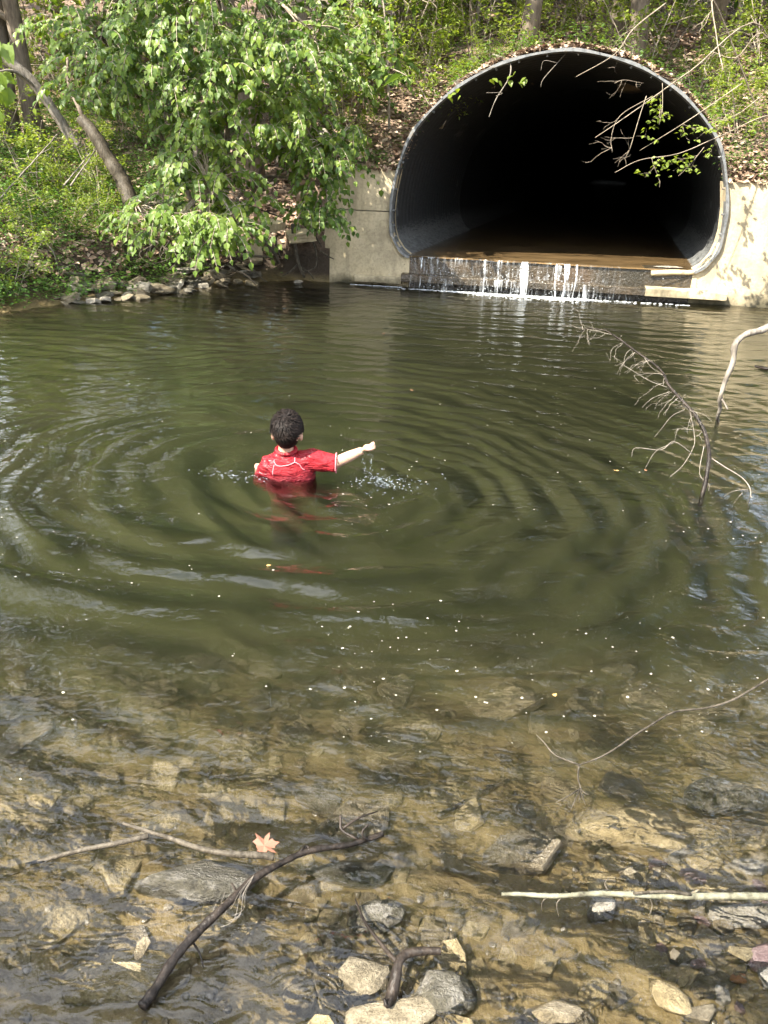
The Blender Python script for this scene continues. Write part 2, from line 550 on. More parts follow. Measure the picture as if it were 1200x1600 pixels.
# ------------------------------------------------------------------ terrain
POOL = np.array([(-0.867, 11.255), W(6.5, 0, 0)[:2], (5.6, 9.0), (4.6, 7.5), (3.5, 5.2), (2.5, 3.3), (1.55, 2.0), (1.02, 1.5), (0.86, 1.25), (0.78, 1.02), (0.55, 0.9),
                 (0.0, 0.82), (-0.8, 0.75), (-2.0, 0.8), (-3.4, 1.2), (-4.6, 2.4), (-5.2, 4.2), (-4.9, 6.2), (-3.95, 8.0), (-3.35, 8.95), (-2.7, 9.6), (-2.2, 10.5), (-1.6, 11.1)])
def pool_dist(x, y):
    """signed distance to the waterline, positive inside the pool"""
    x, y = np.asarray(x, float), np.asarray(y, float)
    best = np.full(x.shape, 1e9)
    inside = np.zeros(x.shape, bool)
    for (ax, ay), (bx, by) in zip(POOL, np.roll(POOL, -1, axis=0)):
        ex, ey = bx - ax, by - ay
        t = np.clip(((x - ax) * ex + (y - ay) * ey) / (ex * ex + ey * ey), 0, 1)
        best = np.minimum(best, np.hypot(x - ax - t * ex, y - ay - t * ey))
        c = (ay > y) != (by > y)
        with np.errstate(divide='ignore', invalid='ignore'):
            xi = ax + (y - ay) * ex / (ey if ey != 0 else 1e-9)
        inside ^= c & (x < xi)
    return np.where(inside, best, -best)

# outline of the culvert mouth in the plane of the headwall: (s, z)
OUT_L = [(1.10, 0.37), (0.985, 0.45), (0.90, 0.57), (0.86, 0.70), (0.845, 0.86), (0.86, 1.10), (0.915, 1.40), (1.04, 1.74), (1.23, 2.00), (1.48, 2.23), (1.72, 2.39), (1.95, 2.51), (2.2, 2.60), (2.5, 2.675), (2.86, 2.71)]
MID = 2.845
OUT_R = [(2 * MID - s, z) for s, z in OUT_L[::-1]][1:]
OUTLINE = OUT_L + OUT_R
_ts = np.array([p[0] for p in OUTLINE if p[1] >= 0.84])
_tz = np.array([p[1] for p in OUTLINE if p[1] >= 0.84])

def height(x, y):
    x, y = np.asarray(x, float), np.asarray(y, float)
    d = pool_dist(x, y)
    s, t = to_st(x, y)
    n1 = fbm(x * 0.9, y * 0.9, 4, 3)
    n2 = fbm(x * 4.5, y * 4.5, 3, 9)
    depth = np.interp(y, [0.5, 1.05, 1.35, 1.7, 2.1, 2.6, 3.2, 4.0, 6.0, 9.0, 12.5], [0.0, 0.016, 0.03, 0.055, 0.11, 0.23, 0.46, 0.86, 1.05, 1.0, 0.8])
    depth = np.minimum(depth, 0.01 + 0.5 * np.maximum(d, 0)) - 0.03 * n2 * sstep(0.0, 0.3, d) - 0.08 * n1 * sstep(0.3, 1.5, d)
    zin = -np.maximum(depth, 0.006)
    o = np.maximum(-d, 0)
    steep = 0.36 * sstep(0.36, 0.72, o) + 0.28 * o + 0.22 * n1 * sstep(0.3, 2.5, o) + 0.05 * n2 * sstep(0.1, 0.6, o)
    flat = 0.10 * o + 0.03 * n2 * sstep(0, 0.4, o)
    w = sstep(1.2, 3.2, y)
    zout = steep * w + flat * (1 - w)
    far = np.hypot(x, y)
    zout = np.where(far > 30, np.minimum(zout, 9 + 0.02 * far), zout)
    we = sstep(-0.75, -0.02, s) * (1 - sstep(6.4, 8.0, s)) * (t > 0)
    emb = 1.355 + 0.55 * np.minimum(np.maximum(t, 0), 2.8) + 0.26 * np.maximum(t - 2.8, 0) + (0.10 * n1 + 0.05 * n2) * sstep(0.05, 0.6, t) + 0.015 * n2
    z = np.where(d > 0, zin, zout * (1 - we) + np.maximum(emb, zout) * we)
    sl = s - AX * t
    cover = np.interp(sl, _ts, _tz, left=-9, right=-9) + 0.045 + (0.05 + 0.03 * n2) * sstep(0.03, 0.5, t)
    return np.where((t > 0.02) & (t < 61), np.maximum(z, cover), z)

def lines(segs):
    out = []
    for a, b, st in segs:
        out.append(np.arange(a, b - 1e-6, st))
    return np.unique(np.round(np.concatenate(out), 4))
sl_ = lines([(-80, -20, 6), (-20, -6, 0.6), (-6, -1, 0.08), (-1, 6.6, 0.055), (6.6, 10, 0.2), (10, 24, 0.8), (24, 90, 6)])
tl_ = lines([(-60, -14, 5), (-14, -10.6, 0.2), (-10.6, -8.4, 0.035), (-8.4, -4, 0.09), (-4, -0.05, 0.06), (0.1, 3, 0.07), (3, 8, 0.2), (8, 25, 0.6), (25, 90, 5)])
tl_ = np.unique(np.concatenate([tl_, [-0.02, 0.03]]))
SS, TT = np.meshgrid(sl_, tl_)
GX = WA[0] + WD[0] * SS + WN[0] * TT
GY = WA[1] + WD[1] * SS + WN[1] * TT
GZ = height(GX, GY)
ns, nt_ = len(sl_), len(tl_)
V = np.stack([GX, GY, GZ], -1).reshape(-1, 3)
ii, jj = np.meshgrid(np.arange(ns - 1), np.arange(nt_ - 1))
ii, jj = ii.ravel(), jj.ravel()
smid = (sl_[ii] + sl_[ii + 1]) / 2
keep = ~((np.abs(tl_[jj] + 0.02) < 1e-3) & (smid > 0.02) & (smid < 6.6))
ii, jj = ii[keep], jj[keep]
a_ = jj * ns + ii
g = MB()
g.v, g.n = [V], len(V)
g.f = np.stack([a_, a_ + 1, a_ + 1 + ns, a_ + ns], 1).tolist()
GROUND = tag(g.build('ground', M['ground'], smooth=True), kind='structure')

# ------------------------------------------------------------------ water of the pool
BOY = np.array([-0.46, 3.96])
def wave(x, y):
    x, y = np.asarray(x, float), np.asarray(y, float)
    out = np.zeros(x.shape)
    wob = fbm(x * 1.1, y * 1.1, 3, 21)
    for n_, ((cx, cy), lam, amp, reach, ph) in enumerate((((-0.44, 3.95), 0.36, 0.0050, 2.3, 0.3), ((-0.10, 3.92), 0.21, 0.0044, 2.0, 1.9), ((-0.62, 3.9), 0.55, 0.0040, 3.4, 4.0), ((-0.42, 3.95), 0.155, 0.0042, 2.4, 0.8), ((-0.05, 3.9), 0.115, 0.0026, 2.2, 2.0))):
        r = np.hypot(x - cx, y - cy)
        th = np.arctan2(y - cy, x - cx)
        ca, sa = np.cos(th), np.sin(th)
        mod = 0.12 + 1.5 * sstep(0.25, 0.85, vnoise(ca * 2.6 + 9 + n_ * 5, sa * 2.6 + r * 1.9, 5 + n_)) * (0.4 + 0.9 * vnoise(x * 1.7 + n_, y * 1.7, 60 + n_))
        out += amp * mod * np.exp(-r / reach) * sstep(0.02, 0.3, r) * np.cos(2 * math.pi * (r + 0.26 * wob) / lam + ph)
    # the bow waves he pushes towards the shore
    r = np.hypot((x + 0.45) * 0.75, y - 3.95)
    front = sstep(0.15, 0.75, -(y - 3.95) / (np.hypot(x + 0.45, y - 3.95) + 1e-6))
    out += 0.0110 * front * np.exp(-((r - 1.15) / 0.38) ** 2) * (0.25 + 1.3 * sstep(0.3, 0.7, vnoise(x * 2.1 + 4, y * 3.0, 71))) * np.cos(2 * math.pi * (r + 0.12 * wob) / 0.29 + 1.0)
    # a train of swell running out of the culvert
    out += 0.0012 * np.cos(2 * math.pi * ((y * 0.99 + x * 0.1) + 0.3 * wob) / 0.15) * sstep(4.5, 7.5, y)
    out += 0.0026 * np.cos(2 * math.pi * ((y * 0.97 + x * 0.24) + 0.25 * wob) / 0.27) * sstep(4.5, 7.5, y)
    # choppy water round the splash
    rs = np.hypot(x - 0.02, (y - 3.92) * 1.3)
    out += 0.034 * fbm(x * 13, y * 16, 3, 33) * np.exp(-(rs / 0.21) ** 2)
    out += 0.014 * fbm(x * 13, y * 16, 3, 35) * np.exp(-((x + 0.78) / 0.14) ** 2 - ((y - 3.93) / 0.08) ** 2)
    # water piling up and breaking round in the shallows
    out += (0.0062 * fbm(x * 4.0, y * 7.5, 2, 41) - 0.0045 * np.abs(fbm(x * 4.5 + 3, y * 9.0, 1, 43))) * (0.35 + 1.1 * sstep(0.4, 0.65, vnoise(x * 1.6 + 5, y * 2.2, 81))) * sstep(3.2, 1.5, y)
    out += 0.0030 * fbm(x * 2.0, y * 5.0, 2, 47)
    return out
wx = np.arange(-5.6, 7.6, 0.024)
wt = np.concatenate([np.arange(-11.4, -0.0, 0.022), [0.02]])
SS, TT = np.meshgrid(wx, wt)
GX = WA[0] + WD[0] * SS + WN[0] * TT
GY = WA[1] + WD[1] * SS + WN[1] * TT
GZ = wave(GX, GY)
n0, n1_ = len(wx), len(wt)
V = np.stack([GX, GY, GZ], -1).reshape(-1, 3)
ii, jj = np.meshgrid(np.arange(n0 - 1), np.arange(n1_ - 1))
a_ = (jj * n0 + ii).ravel()
F = np.stack([a_, a_ + 1, a_ + 1 + n0, a_ + n0], 1).tolist()
border = list(range(n0)) + [k * n0 + n0 - 1 for k in range(1, n1_)] + [(n1_ - 1) * n0 + k for k in range(n0 - 2, -1, -1)] + [k * n0 for k in range(n1_ - 2, 0, -1)]
low = V[border].copy()
low[:, 2] = -1.9
nb, base = len(border), len(V)
F += [(border[(k + 1) % nb], border[k], base + k, base + (k + 1) % nb) for k in range(nb)]
F.append([base + k for k in range(nb)][::-1])
g = MB()
g.v, g.n, g.f = [np.vstack([V, low])], base + nb, F
tag(g.build('water', M['water'], smooth=True), kind='structure')

# ------------------------------------------------------------------ headwall, culvert
hw = empty('concrete_headwall', W(2.8, 0, 0))
tag(hw, 'stained concrete headwall framing the big round culvert mouth', 'headwall')
def wall_prism(name, poly, t0, t1, mat, parent):
    g = MB()
    k = len(poly)
    pts = [Vector((s, z, 0)) for s, z in poly]
    tri = tessellate_polygon([pts])
    v = [W(s, t0, z) for s, z in poly] + [W(s, t1, z) for s, z in poly]
    f = [tuple(q) for q in tri] + [tuple(k + i for i in reversed(q)) for q in tri] + [(i, (i + 1) % k, k + (i + 1) % k, k + i) for i in range(k)]
    g.add(local(parent, v), f)
    o = g.build(name, mat, parent)
    bm = bmesh.new(); bm.from_mesh(o.data); bmesh.ops.recalc_face_normals(bm, faces=bm.faces); bm.to_mesh(o.data); bm.free()
    return o
edgeL = [(s, z) for s, z in OUT_L if z <= 1.40]
edgeR = [(s, z) for s, z in OUT_R if z <= 1.40]
def rough_top(a, b, k):
    xs = np.linspace(a, b, k)
    return [(float(x), 1.40 + 0.025 * float(fbm(np.array([x * 5.0]), np.array([2.0]), 3, 4)[0])) for x in xs]
joint = 0.905
wall_prism('wall_block', [(0.0, joint + 0.006)] + [(0.848, joint + 0.006), (0.86, 1.10), (0.915, 1.40)] + rough_top(0.88, 0.0, 10), 0.0, 0.34, M['concrete'], hw)
lowL = [(s, z) for s, z in OUT_L if 0.37 < z < joint][::-1]
wall_prism('wall_block', [(-0.02, joint - 0.006), (-0.02, -0.9), (1.10, -0.9), (1.10, 0.37)][::1] + lowL[::-1] + [(0.846, joint - 0.006)], -0.004, 0.34, M['concrete'], hw)
wall_prism('wall_block', [(4.59, -0.9), (6.5, -0.9), (6.5, 1.40)] + rough_top(6.4, 4.86, 12) + [(s, z) for s, z in OUT_R if z <= 1.40], 0.0, 0.34, M['concrete'], hw)
wall_prism('sill', [(1.10, -0.9), (4.59, -0.9), (4.59, 0.37), (4.2, 0.395), (3.6, 0.362), (2.9, 0.372), (2.2, 0.36), (1.6, 0.372), (1.10, 0.37)], 0.003, 0.36, M['wet_concrete'], hw)
def ledge(name, s0, s1, z0, z1, t, mat):
    g = MB()
    k = 40
    v, f = [], []
    for i in range(k + 1):
        s = s0 + (s1 - s0) * i / k
        e = 0.012 * float(fbm(np.array([s * 6]), np.array([1.0]), 3, 8)[0])
        v += [W(s, 0.002, z0), W(s, t + e, z0 + 0.006), W(s, t + e * 1.5, z1 - 0.012 + e), W(s, t + 0.016 + e, z1 + e * 0.6), W(s, 0.002, z1 + e * 0.6 + 0.004)]
    for i in range(k):
        for j in range(4):
            a = i * 5 + j
            f.append((a, a + 1, a + 6, a + 5))
    f += [(0, 4, 3, 2, 1), tuple(k * 5 + j for j in range(5))]
    g.add(local(hw, v), f)
    return g.build(name, mat, hw)
ledge('ledge', 1.02, 4.98, 0.075, 0.168, -0.15, M['wet_concrete'])
ledge('ledge', 4.05, 5.00, 0.070, 0.172, -0.156, M['concrete'])
ledge('ledge', 0.40, 1.015, 0.035, 0.118, -0.11, M['concrete'])
# concrete collar poured round the lower edge of the pipe
g = MB()
col_pts = [(4.10, 0.36), (4.35, 0.385), (4.59, 0.40), (4.72, 0.47), (4.80, 0.60), (4.83, 0.75)]
prof = smooth_line([W(s, -0.012, z - 0.03) for s, z in col_pts], 4)
g.tube(local(hw, prof), np.linspace(0.035, 0.02, len(prof)), 8)
g.build('collar', M['concrete'], hw, True)

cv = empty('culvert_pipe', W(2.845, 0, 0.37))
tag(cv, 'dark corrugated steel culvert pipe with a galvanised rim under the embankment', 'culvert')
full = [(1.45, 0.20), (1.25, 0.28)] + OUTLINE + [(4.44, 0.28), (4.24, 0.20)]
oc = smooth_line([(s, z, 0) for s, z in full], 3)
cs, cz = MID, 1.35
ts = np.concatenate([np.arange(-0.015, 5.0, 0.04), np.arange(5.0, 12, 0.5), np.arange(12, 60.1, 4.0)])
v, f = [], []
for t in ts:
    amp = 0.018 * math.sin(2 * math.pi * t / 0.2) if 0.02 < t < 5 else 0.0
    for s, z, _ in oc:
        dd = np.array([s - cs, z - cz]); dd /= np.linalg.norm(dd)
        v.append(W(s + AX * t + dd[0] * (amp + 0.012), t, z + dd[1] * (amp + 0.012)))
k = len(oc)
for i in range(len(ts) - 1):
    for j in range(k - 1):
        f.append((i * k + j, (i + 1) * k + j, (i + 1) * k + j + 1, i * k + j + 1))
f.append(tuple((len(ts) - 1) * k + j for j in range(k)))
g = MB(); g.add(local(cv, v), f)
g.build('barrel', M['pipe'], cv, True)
# rim: the cut steel edge, standing a little proud of the wall
g = MB()
v, f = [], []
rimc = smooth_line([(s, z, 0) for s, z in OUTLINE], 4)
for q, (s, z, _) in enumerate(rimc):
    dd = np.array([s - cs, z - cz]); dd /= np.linalg.norm(dd)
    th = 0.027 + 0.007 * math.sin(q * 0.7)
    for rr, tt in ((-0.004, -0.045), (th, -0.045), (th + 0.004, 0.10), (-0.004, 0.12)):
        v.append(W(s + dd[0] * rr, tt, z + dd[1] * rr))
for i in range(len(rimc) - 1):
    for j in range(4):
        f.append((i * 4 + j, (i + 1) * 4 + j, (i + 1) * 4 + (j + 1) % 4, i * 4 + (j + 1) % 4))
g.add(local(cv, v), f)
rim = g.build('rim', M['galv'], cv)
for q in range(5, len(rimc) - 4, 4):
    s, z, _ = rimc[q]
    dd = np.array([s - cs, z - cz]); dd /= np.linalg.norm(dd)
    g = MB()
    c = np.array(W(s - dd[0] * 0.02, 0.05, z - dd[1] * 0.02))
    ax = np.array([dd[0] * WD[0], dd[0] * WD[1], dd[1]])
    g.tube([local(cv, c + ax * 0.02), local(cv, c - ax * 0.012)], 0.014, 6)
    g.build('bolt', M['galv'], rim)
# film of water on the culvert floor
g = MB()
fs = np.linspace(1.02, 4.66, 40)
ft = np.concatenate([[-0.02, 0.0, 0.03, 0.1], np.arange(0.3, 10, 0.3), [14, 20, 30, 45, 60]])
v = [W(s + AX * t, t, 0.385 + 0.006 * float(fbm(np.array([s * 3]), np.array([t * 2]), 3, 2)[0]) - (0.012 if t < 0 else 0)) for t in ft for s in fs]
k = len(fs)
f = [(i * k + j, i * k + j + 1, (i + 1) * k + j + 1, (i + 1) * k + j) for i in range(len(ft) - 1) for j in range(k - 1)]
g.add(v, f)
tag(g.build('stream_water', M['film'], smooth=True), kind='structure')


# ------------------------------------------------------------------ leaves and wood
LEAF = np.array([(0, 0, 0), (0.28, 0.36, 0.06), (0.64, 0.25, 0.03), (1.0, 0, -0.12), (0.64, -0.25, 0.03), (0.28, -0.36, 0.06), (0.30, 0, 0.0), (0.66, 0, -0.035)])
LEAF_F = [(0, 6, 1), (6, 7, 2, 1), (7, 3, 2), (0, 5, 6), (5, 4, 7, 6), (4, 3, 7)]
LEAF_S = np.array([(0, 0, 0), (0.45, 0.24, 0.05), (1.0, 0, -0.06), (0.45, -0.24, 0.05)])
LEAF_SF = [(0, 3, 2), (0, 2, 1)]
LIT = np.array([(-0.5, -0.1, 0.0), (-0.1, -0.34, 0.10), (0.5, -0.05, 0.03), (0.12, 0.33, 0.12)])
LIT_F = [(0, 1, 2), (0, 2, 3)]
def unit(v):
    return v / (np.linalg.norm(v, axis=-1, keepdims=True) + 1e-9)
def place(tmpl, pos, dr, up, size):
    """copies of a template: N x k x 3"""
    X = unit(dr)
    Y = unit(np.cross(up, X))
    Z = np.cross(X, Y)
    sz = np.asarray(size).reshape(-1, 1, 1)
    T = tmpl[None]
    return pos[:, None, :] + sz * (T[..., 0:1] * X[:, None] + T[..., 1:2] * Y[:, None] + T[..., 2:3] * Z[:, None])

def branch(r_, p, d, length, r0, segs, wob, grav=0.0):
    pts = [np.array(p, float)]
    d = unit(np.array(d, float))
    st = length / segs
    for _ in range(segs):
        d = unit(d + r_.normal(0, wob, 3) + np.array([0, 0, -grav]))
        pts.append(pts[-1] + d * st)
    return np.array(pts)

def make_tree(seed, H, r, crown0, nb, blen, nsub, nleaf, lsize, lean=0.05, forks=1, droop=0.35, upness=0.45, tmpl=LEAF_S, faces=LEAF_SF):
    """a trunk mesh and a crown mesh (twigs and leaves apart) standing at the origin"""
    r_ = np.random.default_rng(seed)
    wood, twig, leaf = MB(), MB(), MB()
    P, D = [], []
    for fk in range(forks):
        a = r_.uniform(0, 6.28)
        ln = lean + (0.22 if forks > 1 else 0)
        tr = branch(r_, (0.05 * math.cos(a) * (forks > 1), 0.05 * math.sin(a) * (forks > 1), -0.15), (ln * math.cos(a), ln * math.sin(a), 1), H * r_.uniform(0.85, 1.0), r, 14, 0.06)
        rad = np.linspace(r, r * 0.15, len(tr)) * (0.75 if forks > 1 else 1)
        rad[0] *= 1.5
        wood.tube(tr, rad, 8)
        for b in range(nb):
            u = crown0 + (1 - crown0) * (b + r_.uniform(0, 1)) / nb
            q = tr[min(len(tr) - 1, int(u * (len(tr) - 1)))]
            an = b * 2.4 + r_.uniform(-0.5, 0.5)
            L = blen * (1.1 - 0.65 * max(0, u - crown0) / (1 - crown0)) * r_.uniform(0.7, 1.15)
            br = branch(r_, q, (math.cos(an), math.sin(an), upness), L, 0, 7, 0.16, 0.04)
            twig.tube(br, np.linspace(r * 0.35, r * 0.07, len(br)), 4, False)
            for k in range(nsub):
                m = br[r_.integers(2, len(br))]
                dd = unit(br[-1] - br[0]) + r_.normal(0, 0.6, 3)
                sb = branch(r_, m, dd, L * r_.uniform(0.25, 0.5), 0, 4, 0.2, 0.08)
                twig.tube(sb, np.linspace(r * 0.10, r * 0.04, len(sb)), 3, False)
                for w in range(nleaf):
                    f = r_.uniform(0.15, 1.0) * (len(sb) - 1)
                    i = min(int(f), len(sb) - 2)
                    P.append(sb[i] + (sb[i + 1] - sb[i]) * (f - i) + r_.normal(0, 0.06, 3))
                    h = r_.normal(0, 1, 3)
                    h[2] = h[2] * 0.25 - droop
                    D.append(h)
    P, D = np.array(P), np.array(D)
    up = unit(r_.normal(0, 0.45, P.shape) + np.array([0, 0, 1.0]))
    leaf.many(place(tmpl, P, D, up, lsize * r_.uniform(0.65, 1.25, len(P))), faces)
    return wood.mesh('trunk', True), twig.mesh('twig_work', True), leaf.mesh('crown')

def tree_proto(name, meshes, bark, leafm):
    t = empty(name)
    tr = link('trunk', meshes[0], bark, t)
    link('twigs', meshes[1], M['twig'], tr)['kind'] = 'stuff'
    cr = link('crown', meshes[2], leafm, t)
    return t
def stand(proto, used, x, y, rz, sc, label, cat, group, z=None, tilt=(0, 0)):
    t = proto if not used.get(proto.name) else dup(proto)
    used[proto.name] = True
    t.location = (x, y, float(height(np.array([x]), np.array([y]))[0]) - 0.03 if z is None else z)
    t.rotation_euler = (tilt[0], tilt[1], rz)
    t.scale = (sc, sc, sc)
    tag(t, label, cat, group)
    return t
USED = {}
tall = [tree_proto('slender_tree', make_tree(100 + k, 9.5, 0.085, 0.20, 22, 2.2, 9, 13, 0.15, lean=0.05), M['bark'], M['leaf_tree']) for k in range(3)]
shrubs = [tree_proto('leafy_shrub', make_tree(200 + k, 1.9, 0.018, 0.2, 5, 0.75, 5, 11, 0.085, lean=0.25, forks=4, droop=0.3, upness=0.6), M['bark_pale'], M['leaf_shrub']) for k in range(3)]
saps = [tree_proto('sapling', make_tree(300 + k, 3.6, 0.028, 0.3, 10, 0.9, 5, 11, 0.10, lean=0.12, upness=0.3), M['bark_pale'], M['leaf_shrub']) for k in range(2)]

# woodland behind the culvert and up the bank: px column, distance -> ground position
def spot(px, Y):
    """ground point at distance Y seen in a given column of the view"""
    r = ray(px, 150)
    x = r[0] * Y / r[1]
    return x, Y
trees = [(-60, 12.6, 0), (52, 13.2, 1), (170, 16.5, 2), (262, 15.0, 0), (345, 19.0, 1), (436, 16.5, 2), (483, 12.9, 0), (575, 17.5, 1), (640, 14.6, 2), (705, 19.5, 0),
         (812, 13.6, 1), (880, 17.5, 2), (948, 14.6, 0), (1020, 20.0, 1), (1095, 14.4, 2), (1165, 16.8, 0), (1240, 12.6, 1), (1300, 16.0, 2), (-150, 17.5, 2), (100, 21.5, 0), (520, 22.5, 2), (780, 23.0, 1), (1120, 23.5, 0), (10, 18.5, 1), (225, 19.5, 2), (300, 24.5, 1), (610, 20.5, 0), (845, 20.5, 0), (985, 13.2, 2), (1185, 20.0, 2), (-40, 24.0, 0), (400, 13.6, 1)]
where = ['at the far end of the bank beyond the ferns', 'straight and dark behind the fallen grey trunk', 'deep in the wood behind the leaning trunk', 'behind the big overhanging bush', 'far up the slope behind the big bush',
         'in the gap above the leaf-covered bank', 'standing straight on the bank short of the headwall', 'up the slope behind the concrete headwall', 'over the shoulder of the culvert mound', 'far up the slope over the culvert mound',
         'rooted just above the top of the culvert rim', 'deep in the wood over the culvert crown', 'with several pale stems above the culvert rim', 'far up the slope past the culvert crown', 'on the litter slope beside the culvert arch',
         'up the slope above the sunlit headwall', 'beside the sunlit headwall near the drooping twigs', 'high on the slope past the sunlit headwall', 'well back past the ferny bank', 'farthest back beyond the straight dark trunk',
         'farthest back behind the bank tree', 'farthest back over the culvert', 'farthest back on the litter slope', 'in the wood at the corner of the view', 'between the leaning tree and the bush top', 'farthest back behind the bush top', 'high behind the headwall', 'between the two trunks over the culvert crown', 'thin and close beside the mossy culvert crown', 'far up the slope past the drooping twigs', 'farthest back past the fallen limb', 'rooted on the bank right behind the bush']
far_px = [-120, 20, 130, 240, 330, 450, 540, 650, 750, 850, 960, 1060, 1160, 1290]
far_at = ['past the ferny bank', 'past the fallen limb', 'behind the leaning tree', 'behind the left half of the bush', 'behind the middle of the bush', 'behind the bush edge', 'behind the bank tree', 'over the headwall', 'over the culvert shoulder', 'over the culvert rim', 'over the culvert crown', 'over the mossy crown', 'over the litter slope', 'over the sunlit headwall']
for i_, (px, w) in enumerate(zip(far_px, far_at)):
    trees.append((px, 26.0 + 5 * ((i_ * 7) % 3), i_ % 3)); where.append('in the farthest row ' + w)
for (px, Y, k), w in zip(trees, where):
    x, y = spot(px, Y)
    stand(tall[k], USED, x, y, rng.uniform(0, 6.28), rng.uniform(1.45, 1.95) if Y > 13 else rng.uniform(1.5, 1.8), 'slender spring tree ' + w, 'tree', 'trees of the wood behind the pool')
# trees of the near side, whose crowns shade the shallows and the pool
for x, y, k, sc, w in ((-6.0, -4.0, 0, 1.1, 'behind the near shore'), (-4.3, -4.4, 1, 1.1, 'back from the near shore'), (-2.9, -4.8, 2, 1.05, 'farther along behind the near shore'), (-5.0, -5.6, 2, 1.2, 'well back from the near shore'), (-8.6, 5.6, 0, 1.0, 'on the bank across from the boy'), (-8.6, 10.6, 2, 1.3, 'on the bank above the ferns'), (-5.6, 13.0, 1, 1.6, 'tall behind the ferny bank'),
                       (6.7, 8.3, 1, 1.9, 'beside the sunlit headwall'), (5.6, 5.2, 0, 1.7, 'on the bank behind the bent white branch'), (8.2, 11.8, 2, 1.7, 'over the end of the headwall')):
    stand(tall[k], USED, x, y, rng.uniform(0, 6.28), sc, 'spring tree out of view ' + w, 'tree', 'trees of the wood behind the pool')

shr = [(585, 12.6, 0, 0.8, 'on the litter slope beside the headwall top'), (650, 13.0, 1, 0.8, 'on the shoulder of the culvert mound'), (690, 12.2, 2, 0.62, 'just above the culvert rim'), (735, 13.6, 0, 0.9, 'behind the culvert rim'),
       (770, 12.4, 1, 0.45, 'low against the culvert rim'), (860, 14.2, 2, 0.7, 'at the foot of the trees over the culvert'), (905, 15.5, 0, 0.8, 'in the wood over the culvert crown'), (1000, 13.0, 1, 0.85, 'pale green beside the mossy culvert crown'),
       (1030, 14.2, 2, 0.85, 'in the sun past the mossy culvert crown'), (1120, 11.6, 0, 0.55, 'on the litter slope over the sunlit headwall'), (1170, 11.3, 2, 0.62, 'on the soil above the sunlit headwall'), (1085, 12.6, 1, 0.5, 'low on the slope beside the culvert arch'),
       (1190, 13.0, 0, 0.8, 'up the slope over the sunlit headwall'), (560, 14.8, 2, 1.0, 'behind the bank tree'), (500, 15.0, 1, 0.9, 'in the gap beyond the bank tree'), (400, 16.0, 0, 0.9, 'far behind the big bush'),
       (20, 15.5, 1, 0.9, 'in the wood beyond the ferny bank'), (100, 17.0, 2, 1.0, 'deep in the wood beyond the dark trunk'), (200, 14.6, 0, 0.7, 'behind the leaning trunk'), (620, 15.6, 0, 1.0, 'up the slope behind the culvert mound'), (540, 12.6, 1, 0.8, 'between the bank tree and the headwall'), (600, 13.6, 2, 1.1, 'tall and bright above the headwall'), (680, 14.0, 1, 1.15, 'tall and bright behind the culvert rim'), (715, 16.5, 2, 1.2, 'in the sun far behind the culvert rim'), (790, 15.6, 0, 1.0, 'behind the trunk at the culvert rim'), (960, 17.5, 1, 1.1, 'far back past the culvert crown'),
       (1075, 16.5, 0, 1.2, 'far back over the litter slope'), (1150, 18.5, 2, 1.2, 'farthest back over the litter slope'), (300, 18.5, 1, 1.2, 'far back over the bush top'), (60, 19.5, 0, 1.3, 'farthest back beyond the dark trunk'), (150, 12.8, 2, 0.6, 'just behind the broken leaning tree'), (-20, 12.0, 1, 0.7, 'at the corner of the ferny bank'), (25, 9.35, 0, 0.42, 'hanging over the water at the view edge'), (80, 9.75, 2, 0.40, 'over the water beside the stone heap'), (-25, 8.75, 1, 0.45, 'at the waterline past the view edge'), (130, 10.3, 1, 0.38, 'low on the bank under the bush'), (555, 11.75, 2, 0.34, 'on the soil just over the shaded headwall'), (150, 11.4, 0, 0.6, 'at the foot of the leaning tree'), (40, 10.8, 2, 0.62, 'among the ferns of the bank'), (95, 10.9, 1, 0.5, 'between the ferns and the leaning tree')]
for px, Y, k, sc, w in shr:
    x, y = spot(px, Y)
    stand(shrubs[k], USED, x, y, rng.uniform(0, 6.28), sc, 'light green leafy shrub ' + w, 'shrub', 'shrubs of the undergrowth')
for px, Y, k, sc, w in ((610, 12.1, 0, 0.72, 'leaning beside the culvert arch'), (665, 15.2, 1, 1.0, 'behind the mound of the culvert'), (555, 13.4, 1, 0.85, 'next to the bank tree'), (985, 16.0, 0, 1.0, 'in the wood past the culvert crown'), (1140, 15.0, 1, 1.4, 'over the litter slope'), (10, 13.6, 0, 1.1, 'at the edge of the ferny bank'), (300, 13.4, 1, 1.5, 'behind the big bush'), (430, 14.4, 0, 1.6, 'between the bush and the bank tree'), (590, 16.2, 1, 1.8, 'up behind the headwall'), (730, 15.8, 0, 1.6, 'up behind the culvert rim'), (860, 16.4, 1, 1.7, 'up behind the culvert crown'), (1050, 17.0, 0, 1.8, 'up behind the mossy crown'), (1210, 14.5, 1, 1.6, 'beyond the drooping twigs'), (140, 15.5, 0, 1.7, 'beyond the leaning tree'), (210, 17.8, 1, 1.8, 'far beyond the leaning tree')):
    x, y = spot(px, Y)
    stand(saps[k], USED, x, y, rng.uniform(0, 6.28), sc, 'thin young sapling ' + w, 'sapling', 'saplings of the undergrowth')

